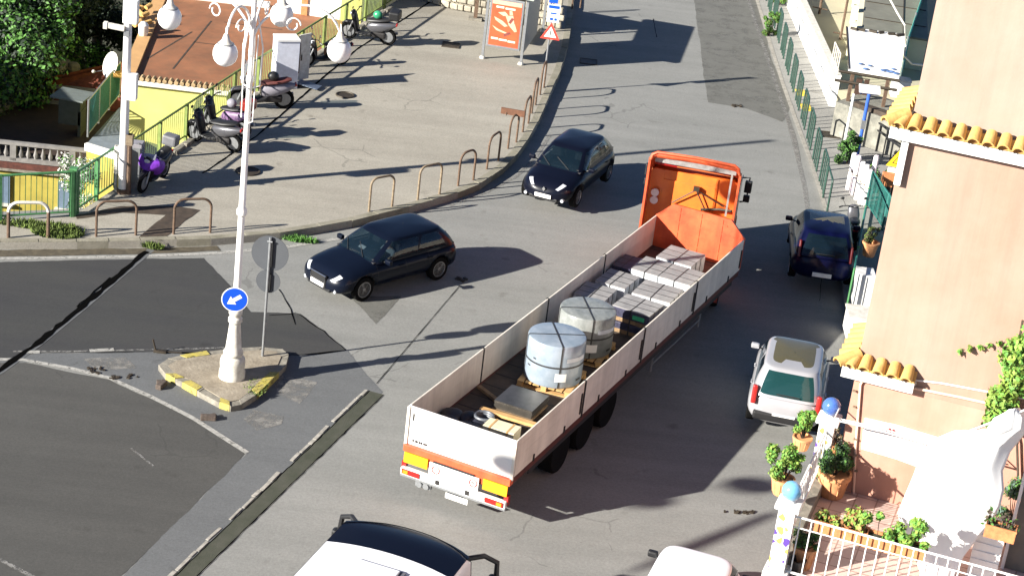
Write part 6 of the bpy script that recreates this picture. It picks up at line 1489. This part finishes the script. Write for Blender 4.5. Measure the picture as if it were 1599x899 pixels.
# teal net along the building
nt_=thing('green_netting','teal green net screen hanging beside the building edge','net',P(1406,128,.75)); o_=nt_.location.copy()
na_,nb2_=P(1404,128,.75)-o_,P(1440,18,.75)-o_
b=B(); dn2=(nb2_-na_); LN=dn2.length; dn2.normalize()
for k in range(int(LN/.06)): b.box(na_+dn2*k*.06+Vector((0,0,.8)),(.05,.01,1.6),rz=math.atan2(dn2.y,dn2.x))
for k in range(12): b.tube([na_+Vector((0,0,.1+k*.13)),nb2_+Vector((0,0,.1+k*.13))],.018,4)
obj('net',b,mat('net_teal',(.08,.42,.34),.8,var=.25,scale=3),nt_)
b=B(); 
for k in range(4): b.tube([na_+dn2*LN*k/3,na_+dn2*LN*k/3+Vector((0,0,1.7))],.03,5)
obj('posts',b,M_galv,nt_)
t=thing('garden_hose','pale hose looping down from the canopy to the pink building','hose',P(1410,60,2.6)); o_=t.location.copy(); b=B(); b.tube([P(x,y,z)-o_ for x,y,z in ((1390,0,3.4),(1402,22,3.2),(1413,40,3.0),(1414,70,2.2),(1412,88,1.9),(1424,100,1.6),(1440,102,1.5),(1450,98,1.5))],.035,6); obj('hose',b,M_whitedirty,t)
b=B(); r=random.Random(12)
t=thing('junk_pile','mixed pale household clutter behind the teal net','clutter',P(1430,80,.75))
for k in range(16): b.box((r.uniform(-.6,.8),r.uniform(-1.5,1.8),r.uniform(.1,.7)),(r.uniform(.1,.5),r.uniform(.1,.5),r.uniform(.1,.6)),rz=r.uniform(0,3),ry=r.uniform(-.5,.5))
obj('items',b,mat('clutter_mix',(.55,.55,.48),.7,scale=1.8,col2=(.12,.14,.10)),t)
M_stone2=mat('grey_rubble',(.26,.25,.21),.95,scale=3,col2=(.10,.10,.085),bump=.8,bscale=7)
# rubble retaining wall and dark handrail
rw=thing('rubble_wall','grey rubble retaining wall below the brown terrace beam','wall',P(1330,232,RZ)); o_=rw.location.copy(); a=P(1326,222,RZ)-o_; c=P(1440,262,RZ)-o_; dd=(c-a).normalized(); L=(c-a).length; an2=math.atan2(dd.y,dd.x)
b=B(); b.box((a+c)/2+Vector((0,1.3,.6)),(L,1.98,1.16),rz=an2)
for row in range(5):
    x=0
    while x<L: l=r.uniform(.2,.4); b.box(a+dd*(x+l/2)+Vector((0,.22+r.uniform(-.06,.02),.12+row*.24)),(l*.9,.14,.2),rz=an2+r.uniform(-.1,.1),bev=.03); x+=l
obj('stones',b,M_stone2,rw)
b=B(); b.box((a+c)/2+Vector((0,.35,1.25)),(L,.3,.14),rz=an2); obj('beam',b,M_rustplate,rw)
hr=thing('dark_handrail','dark steel handrail sloping in front of the rubble wall','railing',P(1340,214,RZ)); o_=hr.location.copy(); a=P(1336,212,RZ)-o_; c=P(1400,262,RZ)-o_
b=B(); b.tube([a+Vector((0,0,.95)),c+Vector((0,0,.95))],.04,6); b.tube([a+Vector((0,0,.7)),c+Vector((0,0,.7))],.035,6); obj('rail',b,M_blk,hr)
for k in range(7): p=a.lerp(c,k/6); b=B(); b.tube([p,p+Vector((0,0,.95))],.025,5); obj('baluster',b,M_blk,hr)
plant('hedge_bush','dark green narrow shrub beside the blue sign pole',P(1322,256,RZ),1.2,.45,1800,.05,61,[M_leaf1,M_leaf2],cat='bush')
plant('hedge_bush','light weeds behind the striped pink rolls',P(1368,300,RZ),.8,.4,900,.05,62,[M_leaf1,M_grass],cat='bush')
t=thing('white_post','thin white post at the end of the low white wall','post',P(1317,232,RZ)); b=B(); b.tube([(0,0,0),(0,0,1.9)],.045,7); obj('shaft',b,M_white,t)
bp_=thing('blue_sign_pole','blue pole with a tilted white plate seen from above, right pavement','road sign',P(1338,246,RZ)); b=B(); b.tube([(0,0,0),(0,0,2.25)],.06,9); b.tube([(-.3,0,2.2),(.3,0,2.2)],.025,6); obj('pole',b,mat('pole_blue',(.03,.10,.42),.45),bp_); b=B(); b.box((0,.08,2.32),(.68,.36,.04),rx=.5); obj('plate',b,M_white,bp_); b=B(); b.box((0,0,1.15),(.14,.14,.3)); obj('collar',b,M_galv,bp_)
# pink and white rolls
mp=bpy.data.materials.new('pink_white_pattern'); mp.use_nodes=True; n=mp.node_tree.nodes; l=mp.node_tree.links; tc=n.new('ShaderNodeTexCoord'); no=n.new('ShaderNodeTexVoronoi'); no.inputs['Scale'].default_value=9; l.new(tc.outputs['Object'],no.inputs['Vector']); rr_=n.new('ShaderNodeValToRGB'); e=rr_.color_ramp.elements; e[0].position=.12; e[0].color=(.62,.06,.42,1); e[1].position=.3; e[1].color=(.78,.72,.72,1); l.new(no.outputs['Distance'],rr_.inputs[0]); l.new(rr_.outputs[0],n['Principled BSDF'].inputs['Base Color'])
for k,(px,py,h,mt_) in enumerate(((1324,296,1.22,mp),(1330,304,1.30,mp),(1337,312,1.25,M_white),(1343,318,1.28,M_white),(1349,322,1.20,M_white),(1356,310,1.42,mp))):
    t=thing('fabric_roll',['pink patterned roll nearest the pavement hoops','second pink patterned roll from the pavement','first plain white roll beside the pink ones','plain white roll in the middle of the row','last plain white roll at the near end','tall pink topped roll behind the white ones'][k],'roll',P(px,py,RZ),group='upright rolls standing on the right pavement')
    b=B(); b.lathe([(.07,0),(.085,.03),(.085,h-.05),(.06,h)],12); obj('roll',b,mt_,t); b=B(); b.lathe([(.09,h*.5),(.09,h*.53)],12); obj('tie',b,M_rustw,t)
# yellow warning sign
ws=thing('warning_sign','yellow triangular warning sign over a white plate beside the pink wall','road sign',P(1392,320,RZ)); ws.rotation_euler=(0,0,rad(-10))
b=B(); b.tube([(0,0.05,0),(0,.05,1.7)],.03,6); obj('pole',b,M_galv,ws)
b=B(); b.prism([(-.52,-.38),(.52,-.38),(0,.5)],0,.03,M=Matrix.Translation((.12,0,1.62))@Ms); wt=obj('triangle',b,mat('sign_yellow',(.85,.52,.02),.4,var=.05),ws)
b=B(); b.prism([(-.36,-.28),(.36,-.28),(0,.33)],.032,.036,M=Matrix.Translation((.12,0,1.62))@Ms); obj('triangle_border',b,M_iron,wt)
b=B(); b.prism([(-.31,-.25),(.31,-.25),(0,.27)],.038,.042,M=Matrix.Translation((.12,0,1.62))@Ms); obj('triangle_field',b,MATS['sign_yellow'],wt)
b=B(); b.box((.1,-.01,1.02),(.85,.03,.34)); pl_=obj('white_plate',b,M_white,ws); 
for k in range(3): b=B(); b.box((-.05+.09*k,-.03,1.0),(.05,.008,.06)); obj('plate_mark',b,M_iron,pl_)
t=thing('planter_pot','orange square pot on a dark block near the warning sign','plant pot',P(1383,322,RZ)); b=B(); b.prism([(-.26,-.2),(.26,-.2),(.26,.2),(-.26,.2)],.7,1.05); obj('pot',b,M_terr,t); b=B(); b.box((0,0,.35),(.5,.4,.7)); obj('block',b,M_chassis,t)
# teal enclosure beside the blue car
te=thing('teal_enclosure','teal mesh enclosure beside the parked blue car','fence',P(1328,480,RZ)); o_=te.location.copy()
cs_=[P(1322,482,RZ)-o_,P(1352,322,RZ)-o_,P(1404,400,RZ)-o_]
for i in range(2):
    a,c=cs_[i],cs_[i+1]; L=(c-a).length; dd=(c-a).normalized(); ang=math.atan2(dd.y,dd.x)
    b=B(); b.tube([a+Vector((0,0,1.15)),c+Vector((0,0,1.15))],.03,6); b.tube([a+Vector((0,0,.12)),c+Vector((0,0,.12))],.025,6); obj('rail',b,M_teal,te)
    n=max(2,int(L/1.5))
    for k in range(n+1): p=a+dd*L*k/n; b=B(); b.tube([p,p+Vector((0,0,1.2))],.035,6); obj('post',b,M_green if i==0 else M_teal,te)
    b=B()
    for k in range(int(L/.10)): b.box(a+dd*k*.10+Vector((0,0,.63)),(.018 if i==0 else .05,.01,1.0),rz=ang)
    obj('mesh',b,M_teal,te)
b=B(); b.tube([cs_[1]+Vector((0,0,1.15)),cs_[2]+Vector((0,0,.4))],.04,6); obj('brace',b,M_teal,te)
t=thing('orange_pot','orange fluted pot on top of the white cupboard by the blue car','plant pot',P(1346,448,RZ)+Vector((0,0,.95))); b=B(); b.lathe([(.16,0),(.22,.36),(.25,.37),(.25,.42),(.2,.42),(.19,.3),(.01,.3)],18); obj('pot',b,M_pot,t); pt_=plant('potted_plant','sparse yellowish sprigs growing from the orange fluted pot',P(1346,448,RZ)+Vector((0,0,1.3)),.5,.22,350,.04,71,[M_grass,M_bark])
t=thing('white_cupboard','white cupboard standing behind the green fence by the blue car','cupboard',P(1345,480,RZ)); b=B(); b.box((-.02,.3,.47),(.5,.6,.94),bev=.01); obj('body',b,M_white,t); b=B(); b.box((0,-.01,.47),(.02,.015,.85)); obj('door_gap',b,M_galv,t)
t=thing('blue_bottle_stack','stack of bright blue wrapped water packs beside the white cupboard','bottle pack',P(1362,478,RZ)); b=B(); r=random.Random(3)
for ix in range(2):
    for iy in range(3):
        for iz in range(3): b.lathe([(.09,0),(.095,.03),(.095,.2),(.04,.26),(.03,.28)],8,Matrix.Translation((ix*.2-.05+r.uniform(-.02,.02),iy*.2,iz*.28)))
obj('bottles',b,mat('water_blue',(.05,.32,.75),.25,scale=7,col2=(.02,.10,.5)),t)
t=thing('parked_moped','grey moped standing beyond the blue parked car','motor scooter',P(1330,392,RZ)); t.name='old_moped'; bpy.data.objects.remove(t)
mo=scooter((1330,352),(1336,398),'small grey scooter squeezed between the blue car and teal mesh',S_s,M_blk,S_b,dict(s=.95)); mo['group']='scooter by the blue car'; mo.location.z=RZ
t=thing('end_block','white rendered block at the pavement end beside the blue car','block',P(1330,520,RZ)); b=B(); b.box((.1,0,.3),(.6,.8,.6),bev=.02); obj('body',b,M_white,t); b=B(); b.box((.1,0,.62),(.66,.86,.05)); obj('coping',b,M_whitedirty,t)
# unseen block added out of view to shade the ochre terrace
sb=thing('shade_blocker','unseen house-shaped block added left of view to shade the ochre terrace','house',(-26.8,58,-9),rad(32)); b=B(); b.prism([(-4,-2.1),(4,-2.1),(4,2.1),(-4,2.1)],0,10.2); obj('wall',b,M_yel2,sb); b=B(); b.prism([(-4.1,-2.2),(4.1,-2.2),(4.1,2.2),(-4.1,2.2)],10.2,10.35); obj('roof',b,M_terr,sb)

# unseen blockers added outside the view to shadow the road at lower right
cw=thing('shadow_casters','unseen blockers added left of the view to cast soft road shadows','street lamp',(-20.5,21.5,12))
G1,G2=P(1010,780),P(1175,757); bk=Vector((-math.cos(SUN_AZ),-math.sin(SUN_AZ),0))*(12/math.tan(SUN_EL)); g3,g4=P(985,893),P(1205,802)
for g in (G1,G2):
    q=g+bk+Vector((0,0,12))-Vector((-20.5,21.5,12)); b=B(); b.sphere(q,.34,14,(1.7,1,.55)); obj('blob_caster',b,M_galv,cw); b=B(); b.tube([q,q+Vector((0,0,.8))],.02,5); obj('hanger',b,M_blk,cw)
b=B(); o_=Vector((-20.5,21.5,12)); bk2=bk; b.tube([g3+bk+Vector((0,0,12))-o_,g3.lerp(g4,.45)+bk+Vector((0,0,12))-o_,g4+bk+Vector((0,0,12))-o_],[.05,.17,.10],8); obj('streak_caster',b,M_blk,cw)
